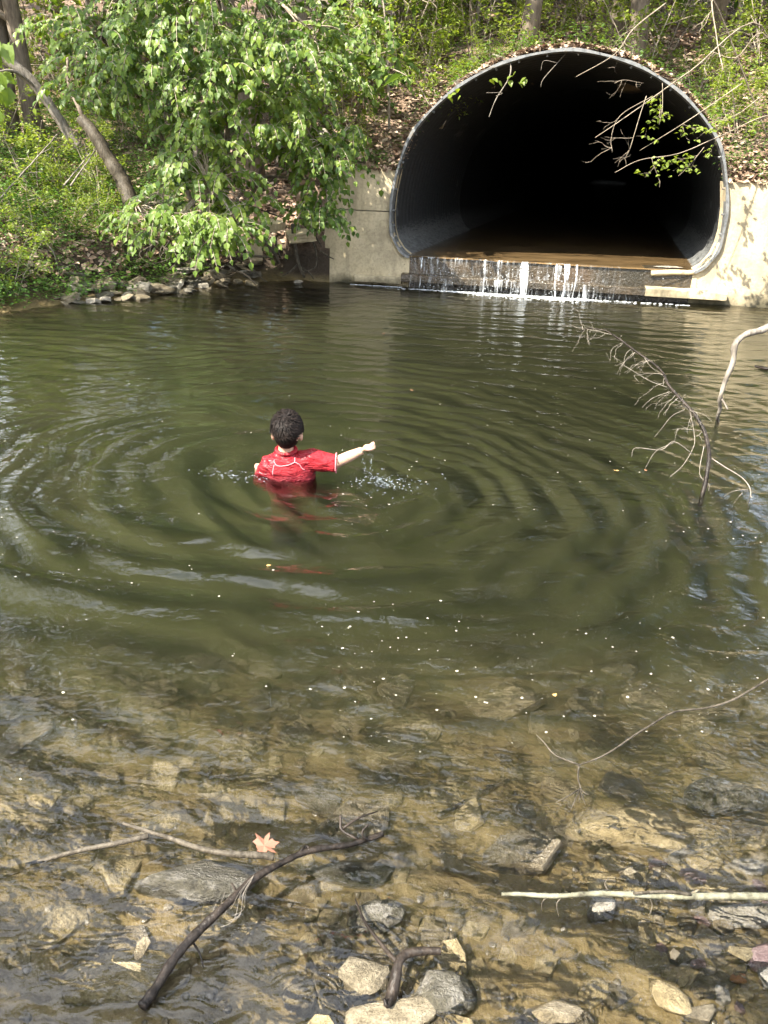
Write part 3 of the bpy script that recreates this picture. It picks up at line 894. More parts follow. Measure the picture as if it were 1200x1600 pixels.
# ------------------------------------------------------------------ the big bush that hangs over the far bank
def bush():
    r_ = np.random.default_rng(5)
    b = empty('overhanging_bush', (-2.15, 10.9, 0.35))
    tag(b, 'large bright green bush hanging over the far bank and stones', 'bush')
    base = np.array([-2.15, 10.9, 0.3])
    stems = []
    for px, py, Y, r0 in ((250, -60, 10.4, 0.045), (330, -120, 9.9, 0.05), (420, -60, 10.4, 0.04), (160, 60, 9.9, 0.035), (500, 40, 10.6, 0.035), (210, 330, 9.2, 0.022), (480, 280, 10.5, 0.026), (330, 300, 9.3, 0.022), (530, 230, 10.3, 0.022)):
        e = at_y(px, py, Y)
        st = base + r_.normal(0, 0.10, 3) * np.array([1.6, 1, 0.2])
        mid = (st + e) / 2 + np.array([0, 0.15, 0.35 if py > 200 else 0.1]) + r_.normal(0, 0.08, 3)
        ln = smooth_line([st, mid, e], 8)
        g = MB()
        g.tube(local(b, ln), np.linspace(r0, r0 * 0.3, len(ln)), 7)
        g.build('stem', M['bark'], b, True)
        stems.append(ln)
    allst = np.concatenate(stems)
    blobs = [  # centre px, py, distance, radii px, py, metres in depth, how many sprays
        (250, 60, 9.8, 150, 95, 0.9, 190), (330, 150, 9.7, 120, 110, 0.8, 170), (165, 105, 9.6, 95, 70, 0.7, 80), (90, 40, 9.9, 60, 40, 0.5, 22), (60, 300, 9.0, 70, 50, 0.4, 0), (300, 260, 9.5, 85, 75, 0.6, 85), (440, 90, 10.2, 95, 100, 0.8, 120), (455, 190, 10.2, 60, 60, 0.6, 60),
        (235, 345, 9.0, 55, 42, 0.5, 38), (330, 355, 9.0, 75, 40, 0.5, 52), (495, 245, 10.2, 62, 42, 0.5, 55), (505, 320, 10.2, 38, 50, 0.4, 36), (380, 330, 9.6, 40, 40, 0.5, 22), (300, -60, 10.0, 240, 70, 1.2, 150), (565, 75, 11.2, 75, 90, 0.7, 75), (540, 210, 10.5, 40, 22, 0.4, 22)]
    TW = MB()
    P, D, U, S = [], [], [], []
    for cx, cy, Y, rx, ry, rd, nn in blobs:
        for _ in range(int(nn * 1.05)):
            v = r_.normal(0, 1, 3); v /= np.linalg.norm(v); v *= r_.uniform(0, 1) ** 0.45
            p = at_y(cx + v[0] * rx, cy + v[1] * ry, Y + v[2] * rd)
            out = unit(np.array([v[0] * 0.7 + r_.normal(0, 0.5), v[2] * 0.7 - 0.35 + r_.normal(0, 0.5), 0.25]))
            L = r_.uniform(0.20, 0.40)
            n = 7
            tt = np.linspace(0, 1, n)
            crv = p + out * (tt[:, None] * L) + np.array([0, 0, -1.0]) * (tt[:, None] ** 2 * L * r_.uniform(0.5, 0.95))
            nearest = allst[np.argmin(((allst - p) ** 2).sum(1))]
            if 0.08 < np.linalg.norm(nearest - p) < 0.5 and nearest[2] > 0.9:
                lead = smooth_line([nearest, (nearest + p) / 2 + np.array([0, 0, 0.06]), p], 3)
                TW.tube(local(b, lead), np.linspace(0.008, 0.004, len(lead)), 3, False)
            TW.tube(local(b, crv), np.linspace(0.004, 0.002, n), 3, False)
            side = unit(np.cross(out, [0, 0, 1.0]))
            for i in range(1, n):
                for sg in ((-1, 1) if i < n - 1 else (0,)):
                    d = unit(crv[i] - crv[i - 1]) * 0.55 + side * sg * 0.75 + np.array([0, 0, -0.75]) + r_.normal(0, 0.22, 3)
                    P.append(crv[i] + side * sg * 0.012); D.append(d)
                    U.append(np.array([-0.35, -0.75, 0.6]) + out * 0.2 + r_.normal(0, 0.3, 3))
                    S.append(r_.uniform(0.05, 0.092))
    P, D, U, S = np.array(P), np.array(D), np.array(U), np.array(S)
    TW.build('twigs', M['twig'], b)['kind'] = 'stuff'
    # the leaves that show largest are parts of their own, the rest one mass
    near = np.argsort(P[:, 1] + 0.0 * P[:, 2] - S * 8 + (P[:, 2] > 2.6) * 5)
    pick = near[:240]
    rest = near[240:]
    g = MB()
    g.many(place(LEAF, local(b, P[rest]), D[rest], U[rest], S[rest]), LEAF_F)
    g.build('foliage', M['leaf_bush'], b)['kind'] = 'stuff'
    g = MB(); g.add(LEAF, LEAF_F)
    me = g.mesh('leaf'); me.materials.append(M['leaf_bush'])
    for q in pick:
        X = unit(D[q]); Yv = unit(np.cross(U[q], X)); Z = np.cross(X, Yv)
        o = link('leaf', me, None, b)
        mt = np.eye(4); mt[:3, 0], mt[:3, 1], mt[:3, 2] = X * S[q], Yv * S[q], Z * S[q]
        mt[:3, 3] = local(b, P[q])
        o.matrix_local = Matrix(mt.tolist())
bush()

# leaves of a nearer branch reaching in at the edge of the view
def near_branch():
    r_ = np.random.default_rng(8)
    b = empty('leaning_sapling', (-3.9, 6.1, 0.3))
    tag(b, 'leafy sapling branch reaching in from the bank at the view edge', 'sapling')
    e = at_y(2, 105, 5.2)
    st = np.array([-4.9, 6.0, 0.1])
    g = MB()
    ln = smooth_line([st, (st + e) / 2 + np.array([0, 0, 0.5]), e + np.array([-0.25, 0, 0.2]), e], 6)
    g.tube(local(b, ln), np.linspace(0.03, 0.004, len(ln)), 6)
    g.build('stem', M['bark_pale'], b, True)
    g = MB(); g.add(LEAF, LEAF_F)
    me = g.mesh('leaf'); me.materials.append(M['leaf_bush'])
    for q in range(34):
        p = at_y(r_.uniform(-60, 18), r_.uniform(45, 185), 5.2 + r_.uniform(-0.2, 0.3))
        X = unit(np.array([r_.normal(0.2, 0.4), r_.normal(0, 0.4), -1.0])); U = np.array([0.2, -0.8, 0.5]) + r_.normal(0, 0.3, 3)
        Yv = unit(np.cross(U, X)); Z = np.cross(X, Yv); S = r_.uniform(0.08, 0.13)
        o = link('leaf', me, None, b)
        mt = np.eye(4); mt[:3, 0], mt[:3, 1], mt[:3, 2] = X * S, Yv * S, Z * S
        mt[:3, 3] = local(b, p)
        o.matrix_local = Matrix(mt.tolist())
near_branch()

# ------------------------------------------------------------------ leaf litter, low plants
def hnorm(x, y):
    e = 0.05
    return unit(np.stack([-(height(x + e, y) - height(x - e, y)) / (2 * e), -(height(x, y + e) - height(x, y - e)) / (2 * e), np.ones_like(x)], -1))
def litter():
    r_ = np.random.default_rng(3)
    n = 75000
    Y = 9.0 + 22 * r_.uniform(0, 1, n) ** 1.6
    x = r_.uniform(-0.58, 0.56, n) * Y
    d = pool_dist(x, Y)
    s, t = to_st(x, Y)
    z = height(x, Y)
    keep = (d < -0.25) & (z > 0.2) & ~((t < 0.12) & (s > -0.1)) & (fbm(x * 0.8, Y * 0.8, 2, 77) > -0.35)
    x, Y, z = x[keep], Y[keep], z[keep]
    nr = hnorm(x, Y) + r_.normal(0, 0.28, (len(x), 3))
    dr = r_.normal(0, 1, (len(x), 3)); dr[:, 2] *= 0.2
    P = np.stack([x, Y, z + r_.uniform(0.004, 0.03, len(x))], -1)
    # thinner on the banks beside and behind the pool
    n3 = 16000
    x3, y3 = r_.uniform(-11, 10, n3), r_.uniform(-2.5, 11, n3)
    k3 = (pool_dist(x3, y3) < -0.22) & (to_st(x3, y3)[1] < -0.1) & (np.hypot(x3, y3) > 1.2)
    x3, y3 = x3[k3], y3[k3]
    x, P = np.concatenate([x, x3]), np.concatenate([P, np.stack([x3, y3, height(x3, y3) + r_.uniform(0.004, 0.03, len(x3))], -1)])
    nr = np.concatenate([nr, hnorm(x3, y3) + r_.normal(0, 0.28, (len(x3), 3))])
    d3 = r_.normal(0, 1, (len(x3), 3)); d3[:, 2] *= 0.2
    dr = np.concatenate([dr, d3])
    # more of it spilling over the culvert crown and the tops of the walls
    n2 = 2600
    s2 = r_.uniform(-0.2, 6.2, n2); t2 = 0.035 + 0.5 * r_.uniform(0, 1, n2) ** 1.8
    x2, y2 = WA[0] + WD[0] * s2 + WN[0] * t2, WA[1] + WD[1] * s2 + WN[1] * t2
    edge = r_.uniform(0, 1, n2) < 0.12
    t3 = np.where(edge, 0.045, t2)
    z2 = height(WA[0] + WD[0] * s2 + WN[0] * t3, WA[1] + WD[1] * s2 + WN[1] * t3) + r_.uniform(0.005, 0.045, n2)
    x2, y2 = np.where(edge, x2 - WN[0] * (t2 + 0.01) * ((s2 < 0.9) | (s2 > 4.8)), x2), np.where(edge, y2 - WN[1] * (t2 + 0.01) * ((s2 < 0.9) | (s2 > 4.8)), y2)
    x, P = np.concatenate([x, x2]), np.concatenate([P, np.stack([x2, y2, z2], -1)])
    nr = np.concatenate([nr, unit(r_.normal(0, 0.45, (n2, 3)) + np.array([0, -0.3, 1.0]))])
    d2 = r_.normal(0, 1, (n2, 3)); d2[:, 2] *= 0.4
    dr = np.concatenate([dr, d2])
    g = MB()
    g.many(place(LIT, P, dr, nr, r_.uniform(0.05, 0.12, len(x))), LIT_F)
    tag(g.build('leaf_litter', M['litter']), kind='stuff')
litter()
def low_plants():
    r_ = np.random.default_rng(4)
    n = 12000
    Y = r_.uniform(8.2, 17, n)
    x = r_.uniform(-0.52, 0.48, n) * Y
    d = pool_dist(x, Y)
    z = height(x, Y)
    s, t = to_st(x, Y)
    dens = 0.05 + 0.95 * sstep(-1.7, -2.6, x + 0.12 * (Y - 9)) * sstep(-0.15, 0.12, fbm(x * 0.9, Y * 0.9, 2, 31) + 0.25) + 0.4 * sstep(3.4, 4.2, x) * (t < 3)
    keep = (d < -0.12 + 0.10 * (x < -2.9)) & ~((t < 0.25) & (s > -0.2)) & (r_.uniform(0, 1, n) < dens)
    x, Y, z = x[keep], Y[keep], z[keep]
    x4, y4 = r_.uniform(-9, 9, 2600), r_.uniform(1.0, 10.5, 2600)
    k4 = (pool_dist(x4, y4) < -0.35) & (to_st(x4, y4)[1] < -0.15) & (fbm(x4 * 0.7, y4 * 0.7, 2, 55) > 0.0) & (np.hypot(x4, y4) > 2.6)
    x, Y, z = np.concatenate([x, x4[k4]]), np.concatenate([Y, y4[k4]]), np.concatenate([z, height(x4[k4], y4[k4])])
    s2 = np.concatenate([r_.uniform(0.0, 0.9, 26), r_.uniform(1.0, 4.8, 60), r_.uniform(4.8, 6.3, 30)]); t2 = 0.04 + 0.25 * r_.uniform(0, 1, len(s2)) ** 2
    x2, y2 = WA[0] + WD[0] * s2 + WN[0] * t2, WA[1] + WD[1] * s2 + WN[1] * t2
    x, Y, z = np.concatenate([x, x2]), np.concatenate([Y, y2]), np.concatenate([z, height(x2, y2)])
    P, D, S = [], [], []
    for a, b, c in zip(x, Y, z):
        h = r_.uniform(0.06, 0.34)
        m = int(9 + 40 * h)
        an = r_.uniform(0, 6.28, m)
        hh = r_.uniform(0.2, 1, m) * h
        rr = r_.uniform(0.02, 0.13, m)
        P.append(np.stack([a + rr * np.cos(an), b + rr * np.sin(an), c + hh], -1))
        D.append(np.stack([np.cos(an), np.sin(an), r_.normal(-0.1, 0.25, m)], -1))
        S.append(r_.uniform(0.03, 0.06, m))
    P, D, S = np.concatenate(P), np.concatenate(D), np.concatenate(S)
    g = MB()
    g.many(place(LEAF_S, P, D, unit(r_.normal(0, 0.35, P.shape) + np.array([0, 0, 1.0])), S), LEAF_SF)
    tag(g.build('undergrowth', M['leaf_low']), kind='stuff')
low_plants()

# ------------------------------------------------------------------ the boy in the water
def ellipsoid(g, c, r, R=None, nu=20, nv=14):
    v = []
    for i in range(nv + 1):
        ph = math.pi * i / nv
        for j in range(nu):
            th = 2 * math.pi * j / nu
            v.append((math.sin(ph) * math.cos(th), math.sin(ph) * math.sin(th), math.cos(ph)))
    v = np.array(v) * np.array(r)
    if R is not None:
        v = v @ np.array(R).T
    f = [(i * nu + j, (i + 1) * nu + j, (i + 1) * nu + (j + 1) % nu, i * nu + (j + 1) % nu) for i in range(nv) for j in range(nu)]
    g.add(v + np.array(c), f)
def loft(g, secs, n=20):
    """closed body through sections (centre, half width x, half depth y)"""
    v, f = [], []
    ang = np.arange(n) * 2 * math.pi / n
    for c, rx, ry in secs:
        for a in ang:
            ca, sa = math.cos(a), math.sin(a)
            v.append((c[0] + rx * np.sign(ca) * abs(ca) ** 0.85, c[1] + ry * np.sign(sa) * abs(sa) ** 0.85, c[2]))
    m = len(secs)
    f = [(i * n + j, i * n + (j + 1) % n, (i + 1) * n + (j + 1) % n, (i + 1) * n + j) for i in range(m - 1) for j in range(n)]
    f += [tuple(reversed(range(n))), tuple((m - 1) * n + j for j in range(n))]
    g.add(v, f)
def fused(g, name, voxel, smooth_it=4):
    """join overlapping closed pieces into one continuous surface"""
    tmp = bpy.data.objects.new('tmp', g.mesh('tmp'))
    COL.objects.link(tmp)
    m = tmp.modifiers.new('r', 'REMESH'); m.mode = 'VOXEL'; m.voxel_size = voxel
    sm = tmp.modifiers.new('s', 'SMOOTH'); sm.iterations = smooth_it; sm.factor = 0.5
    dg = bpy.context.evaluated_depsgraph_get()
    me = bpy.data.meshes.new_from_object(tmp.evaluated_get(dg))
    me.name = name
    bpy.data.objects.remove(tmp)
    me.polygons.foreach_set('use_smooth', [True] * len(me.polygons))
    return me

def skin_mat():
    a = Mat('skin')
    n = a.noise(a.pos(), 35, 3)
    col = a.ramp(n, [(0.3, (0.40, 0.24, 0.165)), (0.7, (0.49, 0.31, 0.225))])
    return a.done(a.bsdf(col, 0.42, spec=0.4, Subsurface_Weight=0.12, Subsurface_Scale=0.01))
def shirt_mat():
    a = Mat('red_rash_shirt')
    n = a.noise(a.pos(), 9, 4, 0.6)
    z = a.sep(a.pos(), 2)
    col = a.ramp(n, [(0.3, (0.17, 0.006, 0.011)), (0.7, (0.32, 0.012, 0.019))])
    col = a.mix(a.ramp(a.math('ADD', z, a.math('MULTIPLY', n, 0.03)), [(0.02, 0.75), (0.085, 0.0)]), col, (0.075, 0.004, 0.009))
    wp = a.noise(a.pos(), 14, 2, 0.5)
    col = a.mix(a.ramp(wp, [(0.5, 0.0), (0.58, 0.5)]), col, (0.11, 0.005, 0.010))            # wet patches   # soaked hem
    w = a.noise(a.pos((1, 1, 2.4)), 26, 2, 0.4, 1.2)
    return a.done(a.bsdf(col, a.ramp(wp, [(0.5, 0.75), (0.58, 0.35)]), a.bump(w, 0.6, 0.02), spec=0.3))
def hair_mat():
    a = Mat('dark_hair')
    r_ = a.island()
    col = a.ramp(r_, [(0, (0.004, 0.003, 0.0025)), (1, (0.016, 0.011, 0.009))])
    return a.done(a.bsdf(col, 0.6, spec=0.12))

def boy():
    p = empty('person', (-0.49, 3.96, -0.86))
    tag(p, 'child in a red short-sleeved swim shirt wading chest-deep, arm out over splashing water', 'person')
    L = lambda pts: local(p, pts)
    hc = np.array([-0.498, 3.955, 0.250])                     # head
    g = MB()
    ellipsoid(g, L(hc), (0.067, 0.083, 0.088))
    ellipsoid(g, L(hc + (0.004, 0.028, -0.045)), (0.052, 0.062, 0.058))          # jaw, away from the camera
    ellipsoid(g, L(hc + (0.004, 0.088, -0.030)), (0.010, 0.016, 0.014), None, 10, 8)  # nose
    for sx in (-1, 1):
        ellipsoid(g, L(hc + (sx * 0.070, 0.004, -0.034)), (0.010, 0.018, 0.026), None, 12, 10)   # ears
    neck0, neck1 = np.array([-0.508, 3.962, 0.085]), np.array([-0.502, 3.958, 0.215])
    g.tube(L([neck0 - (0, 0, 0.04), neck0, (neck0 + neck1) / 2, neck1]), [0.045, 0.042, 0.038, 0.04], 16)
    torso = [((-0.495, 3.975, 0.105), 0.060, 0.045), ((-0.492, 3.975, 0.085), 0.105, 0.062), ((-0.487, 3.975, 0.03), 0.124, 0.075), ((-0.478, 3.975, -0.08), 0.112, 0.078), ((-0.472, 3.98, -0.20), 0.095, 0.070),
             ((-0.47, 3.98, -0.29), 0.105, 0.078), ((-0.47, 3.98, -0.38), 0.100, 0.078)]
    loft(g, [(L(c), a, b) for c, a, b in torso])
    for sx in (-1, 1):
        hip, knee, ank = np.array([-0.47 + sx * 0.055, 3.98, -0.36]), np.array([-0.465 + sx * 0.085, 4.0, -0.60]), np.array([-0.46 + sx * 0.105, 3.965, -0.815])
        g.tube(L([hip, (hip + knee) / 2, knee, (knee + ank) / 2 + (0, -0.01, 0), ank]), [0.062, 0.055, 0.042, 0.040, 0.027], 14)
        ellipsoid(g, L(ank + (0, 0.045, -0.02)), (0.032, 0.075, 0.024))
    # the arm held out over the water
    sh, el, wr = np.array([-0.375, 3.965, 0.088]), np.array([-0.245, 3.955, 0.088]), np.array([-0.118, 3.945, 0.157])
    g.tube(L([sh - (0.05, 0, 0.01), sh, (sh + el) / 2, el, el * 0.55 + wr * 0.45, wr]), [0.046, 0.043, 0.037, 0.031, 0.029, 0.020], 14)
    hd = unit(wr - el)
    palm = wr + hd * 0.030
    ellipsoid(g, L(palm), (0.026, 0.020, 0.020))
    for k in range(4):                                         # fingers curled down into a loose fist
        off = np.array([0, (k - 1.5) * 0.0125, 0.0])
        ln = [0.9, 1.0, 0.97, 0.82][k]
        a0 = palm + hd * 0.016 + off + (0, 0, 0.008)
        a1 = a0 + hd * 0.018 * ln + (0, 0, 0.002)
        a2 = a1 + np.array([0.006, 0, -0.019 * ln])
        a3 = a2 + np.array([-0.014 * ln, 0, -0.008])
        g.tube(L([a0, a1, a2, a3]), [0.0078, 0.0075, 0.007, 0.006], 8)
    t0 = palm + np.array([-0.004, -0.019, 0.0])
    g.tube(L([t0, t0 + hd * 0.014 + (0, -0.010, -0.004), t0 + hd * 0.030 + (0, -0.006, -0.013)]), [0.009, 0.008, 0.0065], 8)
    # the other arm goes forward, elbow under water, hand showing beside the shoulder
    sh2, el2, wr2 = np.array([-0.595, 3.97, 0.045]), np.array([-0.640, 4.00, -0.055]), np.array([-0.668, 4.06, -0.050])
    g.tube(L([sh2 + (0.05, 0, 0.01), sh2, el2, (el2 + wr2) / 2, wr2]), [0.046, 0.043, 0.033, 0.029, 0.021], 14)
    pm = wr2 + np.array([0.004, 0.008, 0.028])
    ellipsoid(g, L(pm), (0.022, 0.016, 0.028))
    for k in range(4):
        b0 = pm + np.array([(k - 1.5) * 0.011, 0.004, 0.018])
        g.tube(L([b0, b0 + (0, 0.010, 0.014), b0 + (0.002, 0.026, 0.012), b0 + (0.002, 0.032, 0.0)]), [0.0072, 0.007, 0.0065, 0.0055], 8)
    g.tube(L([pm + (0.018, 0, 0), pm + (0.032, 0.008, 0.010), pm + (0.034, 0.018, 0.018)]), [0.009, 0.0075, 0.006], 8)
    body = link('body', fused(g, 'body', 0.0048, 3), skin_mat(), p)
    # face (turned away)
    for sx in (-1, 1):
        g = MB(); ellipsoid(g, L(hc + (sx * 0.028 + 0.004, 0.078, -0.006)), (0.011, 0.006, 0.008), None, 10, 8)
        g.build('eye', simple('eye_dark', (0.05, 0.03, 0.02), 0.2), body, True)
    g = MB(); ellipsoid(g, L(hc + (0.004, 0.084, -0.062)), (0.020, 0.006, 0.006), None, 10, 8)
    g.build('mouth', simple('lips', (0.45, 0.17, 0.15), 0.4), body, True)
    # swim trunks under the water
    g = MB()
    loft(g, [(L(c), a, b) for c, a, b in [((-0.47, 3.98, -0.27), 0.110, 0.085), ((-0.47, 3.98, -0.38), 0.118, 0.09)]])
    for sx in (-1, 1):
        g.tube(L([(-0.47 + sx * 0.055, 3.98, -0.34), (-0.467 + sx * 0.075, 3.99, -0.52)]), [0.075, 0.072], 14)
    link('trunks', fused(g, 'trunks', 0.008), simple('navy_trunks', (0.02, 0.025, 0.06), 0.8), p)
    # shirt
    g = MB()
    st = [((-0.506, 3.967, 0.128), 0.050, 0.046), ((-0.500, 3.968, 0.113), 0.082, 0.060), ((-0.492, 3.972, 0.092), 0.116, 0.074), ((-0.487, 3.975, 0.045), 0.134, 0.087), ((-0.482, 3.975, -0.04), 0.128, 0.090),
          ((-0.474, 3.98, -0.16), 0.114, 0.085), ((-0.47, 3.98, -0.29), 0.122, 0.092)]
    loft(g, [(L(c), a, b) for c, a, b in st], 28)
    g.tube(L([sh - (0.06, 0, 0.005), sh + (0, 0, 0.004), (sh + el) / 2 + (0, 0, -0.004), el + (-0.005, 0, -0.006)]), [0.056, 0.057, 0.052, 0.049], 18)
    g.tube(L([sh2 + (0.06, 0, 0.005), sh2 + (0, 0, 0.002), (sh2 + el2) / 2 + (-0.004, 0, 0), el2 + (0, 0, -0.01)]), [0.056, 0.054, 0.050, 0.046], 18)
    me = fused(g, 'shirt', 0.0055, 5)
    co = np.zeros(len(me.vertices) * 3); me.vertices.foreach_get('co', co); co = co.reshape(-1, 3)
    nn = np.zeros(len(me.vertices) * 3); me.vertices.foreach_get('normal', nn); nn = nn.reshape(-1, 3)
    wv = np.array([mnoise.noise(Vector((c[0] * 16, c[1] * 16, c[2] * 34))) for c in co])
    folds = np.sin((co[:, 0] * 0.8 + co[:, 2] * 1.0) * 75 + 3 * wv) * sstep(0.06, 0.12, np.abs(co[:, 0] - 0.05))
    co += nn * (0.0055 * wv + 0.0030 * folds)[:, None]
    me.vertices.foreach_set('co', co.ravel())
    shirt = link('shirt', me, shirt_mat(), p)
    # pink seams on the back and round the cuff, collar
    from mathutils.bvhtree import BVHTree
    bvh = BVHTree.FromPolygons([Vector(c) for c in co], [tuple(q.vertices) for q in me.polygons])
    seam_m = simple('pink_seam', (0.60, 0.20, 0.22), 0.8)
    def seam(pts, r=0.0024):
        ln = smooth_line(L(pts), 8)
        snapped = []
        for q in ln:
            hit = bvh.find_nearest(Vector(q))
            snapped.append(np.array(hit[0]) + np.array(hit[1]) * r * 0.5)
        gg = MB(); gg.tube(np.array(snapped), r, 6)
        gg.build('seam', seam_m, shirt, True)
    back = 3.88
    seam([(-0.575, back, 0.115), (-0.555, back, 0.090), (-0.515, back, 0.078), (-0.475, back, 0.088), (-0.452, back, 0.112), (-0.450, back + 0.03, 0.135)])
    seam([(-0.450, back, 0.112), (-0.428, back, 0.090), (-0.398, back, 0.062)])
    seam([(-0.562, back, 0.090), (-0.568, back, 0.060), (-0.572, back, 0.015)])
    gg = MB()
    ring = []
    axis = unit(el - (sh + el) / 2)
    u = np.array([0, 1.0, 0]); w2 = np.cross(axis, u)
    for k in range(25):
        a = 2 * math.pi * k / 24
        ring.append(el + (-0.006, 0, -0.006) + (math.cos(a) * u + math.sin(a) * w2) * 0.0505)
    gg.tube(L(ring), 0.0035, 6, False); gg.build('seam', seam_m, shirt, True)
    gg = MB()
    ring = [np.array([-0.505 + 0.048 * math.cos(a), 3.965 + 0.046 * math.sin(a), 0.139 + 0.010 * math.sin(a)]) for a in np.linspace(0, 2 * math.pi, 33)]
    gg.tube(L(ring), 0.011, 8, False); gg.build('collar', shirt.data.materials[0], shirt, True)
    # hair: a cap of locks combed from a whorl at the back of the crown
    r_ = np.random.default_rng(2)
    g = MB()
    sph = []
    cap_c = hc + (0, -0.006, 0.0)
    R3 = np.array([0.0765, 0.088, 0.097])
    nu, nv = 40, 22
    for i in range(nv + 1):
        ph = math.pi * i / nv
        for j in range(nu):
            th = 2 * math.pi * j / nu
            sph.append((math.sin(ph) * math.cos(th), math.sin(ph) * math.sin(th), math.cos(ph)))
    sph = np.array(sph)
    keepf = []
    for i in range(nv):
        for j in range(nu):
            q = (i * nu + j, (i + 1) * nu + j, (i + 1) * nu + (j + 1) % nu, i * nu + (j + 1) % nu)
            m = sph[list(q)].mean(0)
            lo = -0.90 if m[1] < 0.1 and abs(m[0]) < 0.75 else (-0.12 if m[1] < 0.45 else 0.35)
            if m[2] > lo:
                keepf.append(q)
    bumpy = 1 + 0.035 * np.array([mnoise.noise(Vector(s * 4.5)) for s in sph])
    taper = np.where(sph[:, 2] < -0.1, 1 + 0.28 * (sph[:, 2] + 0.1), 1.0)
    g.add(L(cap_c + sph * R3 * bumpy[:, None] * np.stack([taper, np.ones_like(taper), np.ones_like(taper)], -1)), keepf)
    whorl = unit(np.array([0.05, -0.45, 0.9]))
    for _ in range(2600):
        d = unit(r_.normal(0, 1, 3))
        lo = -0.86 if d[1] < 0.1 and abs(d[0]) < 0.75 else (-0.05 if d[1] < 0.45 else 0.42)
        if d[2] < lo:
            continue
        tg = d - whorl * np.dot(d, whorl)
        tg = unit(unit(tg) + 0.6 * np.cross(whorl, d) + r_.normal(0, 0.25, 3))
        tg = unit(tg - d * np.dot(tg, d))
        tf = 1 + 0.28 * (d[2] + 0.1) if d[2] < -0.1 else 1
        p0 = cap_c + d * R3 * np.array([tf, 1, 1]) * 0.99
        ln = r_.uniform(0.016, 0.036) * (0.55 if d[2] < -0.2 else 1)
        sd = np.cross(tg, d) * r_.uniform(0.0018, 0.0035)
        lift = r_.uniform(0.003, 0.012) * (0.4 if d[2] < -0.2 else 1)
        p1 = p0 + tg * ln * 0.55 + d * lift
        p2 = p0 + tg * ln + d * lift * 0.5
        g.add(L(np.array([p0 - sd, p0 + sd, p1 + sd * 0.9, p1 - sd * 0.9, p2])), [(0, 1, 2, 3), (3, 2, 4)])
    g.build('hair', hair_mat(), p, True)
boy()

# splash, drips, foam
def drops(name, pts, rads, mat, kind='stuff'):
    bm = bmesh.new(); bmesh.ops.create_icosphere(bm, subdivisions=1, radius=1)
    tv = np.array([v.co[:] for v in bm.verts]); tf = [tuple(v.index for v in f.verts) for f in bm.faces]; bm.free()
    V = np.asarray(pts)[:, None] + tv[None] * np.asarray(rads).reshape(-1, 1, 3)
    g = MB(); g.many(V, tf)
    o = g.build(name, mat, None, True)
    tag(o, kind=kind)
    return o
r_ = np.random.default_rng(6)
pts, rad = [], []
for _ in range(220):
    a, q = r_.uniform(0, 6.28), abs(r_.normal(0, 0.55))
    x, y = 0.0 + 0.22 * q * math.cos(a), 3.90 + 0.13 * q * math.sin(a)
    zz = float(wave(np.array([x]), np.array([y]))[0]) + abs(r_.normal(0, 0.014)) * (1.2 - min(q, 1))
    pts.append((x, y, zz)); rr = r_.uniform(0.001, 0.0042)
    rad.append((rr * 1.8, rr * 1.3, rr * r_.uniform(0.5, 1.0)))
for _ in range(46):                                            # drips under the fist
    x = r_.choice([-0.115, -0.10, -0.075]) + r_.normal(0, 0.006)
    pts.append((x, 3.94 + r_.normal(0, 0.008), r_.uniform(0.0, 0.15))); rr = r_.uniform(0.0015, 0.0035)
    rad.append((rr, rr, rr * r_.uniform(1, 2.4)))
for _ in range(70):                                           # flecks round the other elbow
    x, y = -0.76 + r_.normal(0, 0.10), 3.93 + r_.normal(0, 0.035)
    pts.append((x, y, float(wave(np.array([x]), np.array([y]))[0]) + 0.002)); rr = r_.uniform(0.0012, 0.004)
    rad.append((rr * 2.2, rr * 1.4, rr * 0.6))
drops('splash', pts, rad, M['drop'])

# ------------------------------------------------------------------ water falling over the sill
wf = empty('waterfall', W(2.4, -0.05, 0.37))
tag(wf, 'thin white waterfall running over the culvert sill into the pool', 'waterfall')
def stream(s, w, z0=0.385, z1=0.0, out=0.16, wob=0.02, dens=1):
    n = 12
    v, f = [], []
    k = max(3, int(w / 0.008))
    ph = r_.uniform(0, 9)
    for i in range(n + 1):
        u = i / n
        t = -0.012 - out * min(1, u * 2.2) ** 0.7
        z = z0 + (z1 - z0) * u ** 1.25
        ww = w * (1 - 0.25 * u) * (1 + 0.2 * math.sin(ph + 5 * u))
        for j in range(k + 1):
            q = j / k - 0.5
            e = 0.010 * float(fbm(np.array([(s + q * w) * 60]), np.array([u * 2 + ph]), 2, 5)[0])
            v.append(W(s + q * ww + wob * math.sin(ph + u * 3) * u, t + e - 0.006 * math.cos(q * 3.1), z + e * 0.3))
    for i in range(n):
        for j in range(k):
            a = i * (k + 1) + j
            f.append((a, a + 1, a + k + 2, a + k + 1))
    # a back so that each stream has thickness
    m = len(v)
    v2 = [(p[0] + WN[0] * 0.006, p[1] + WN[1] * 0.006, p[2]) for p in v]
    f2 = [tuple(reversed([i + m for i in q])) for q in f]
    g = MB(); g.add(local(wf, v + v2), f + f2)
    g.build('stream', M['fall'], wf, True)
for px, w in ((655, 0.014), (757, 0.022), (779, 0.014), (820, 0.10), (870, 0.025), (886, 0.06), (901, 0.02)):
    p_ = at_y(px, 415, 10.75)
    s_, _t = to_st(p_[0], p_[1])
    stream(float(s_), w)
for s_ in np.arange(2.95, 4.1, 0.075):
    if r_.uniform() < 0.6:
        stream(float(s_ + r_.normal(0, 0.02)), r_.uniform(0.006, 0.014), 0.165, 0.0, 0.03)
fm = Mat('running_film')
fn = fm.noise(fm.pos((1.0, 1.0, 0.10)), 34, 4, 0.65)
f2_ = fm.noise(fm.pos((1, 1, 1)), 2.6, 3, 0.6)
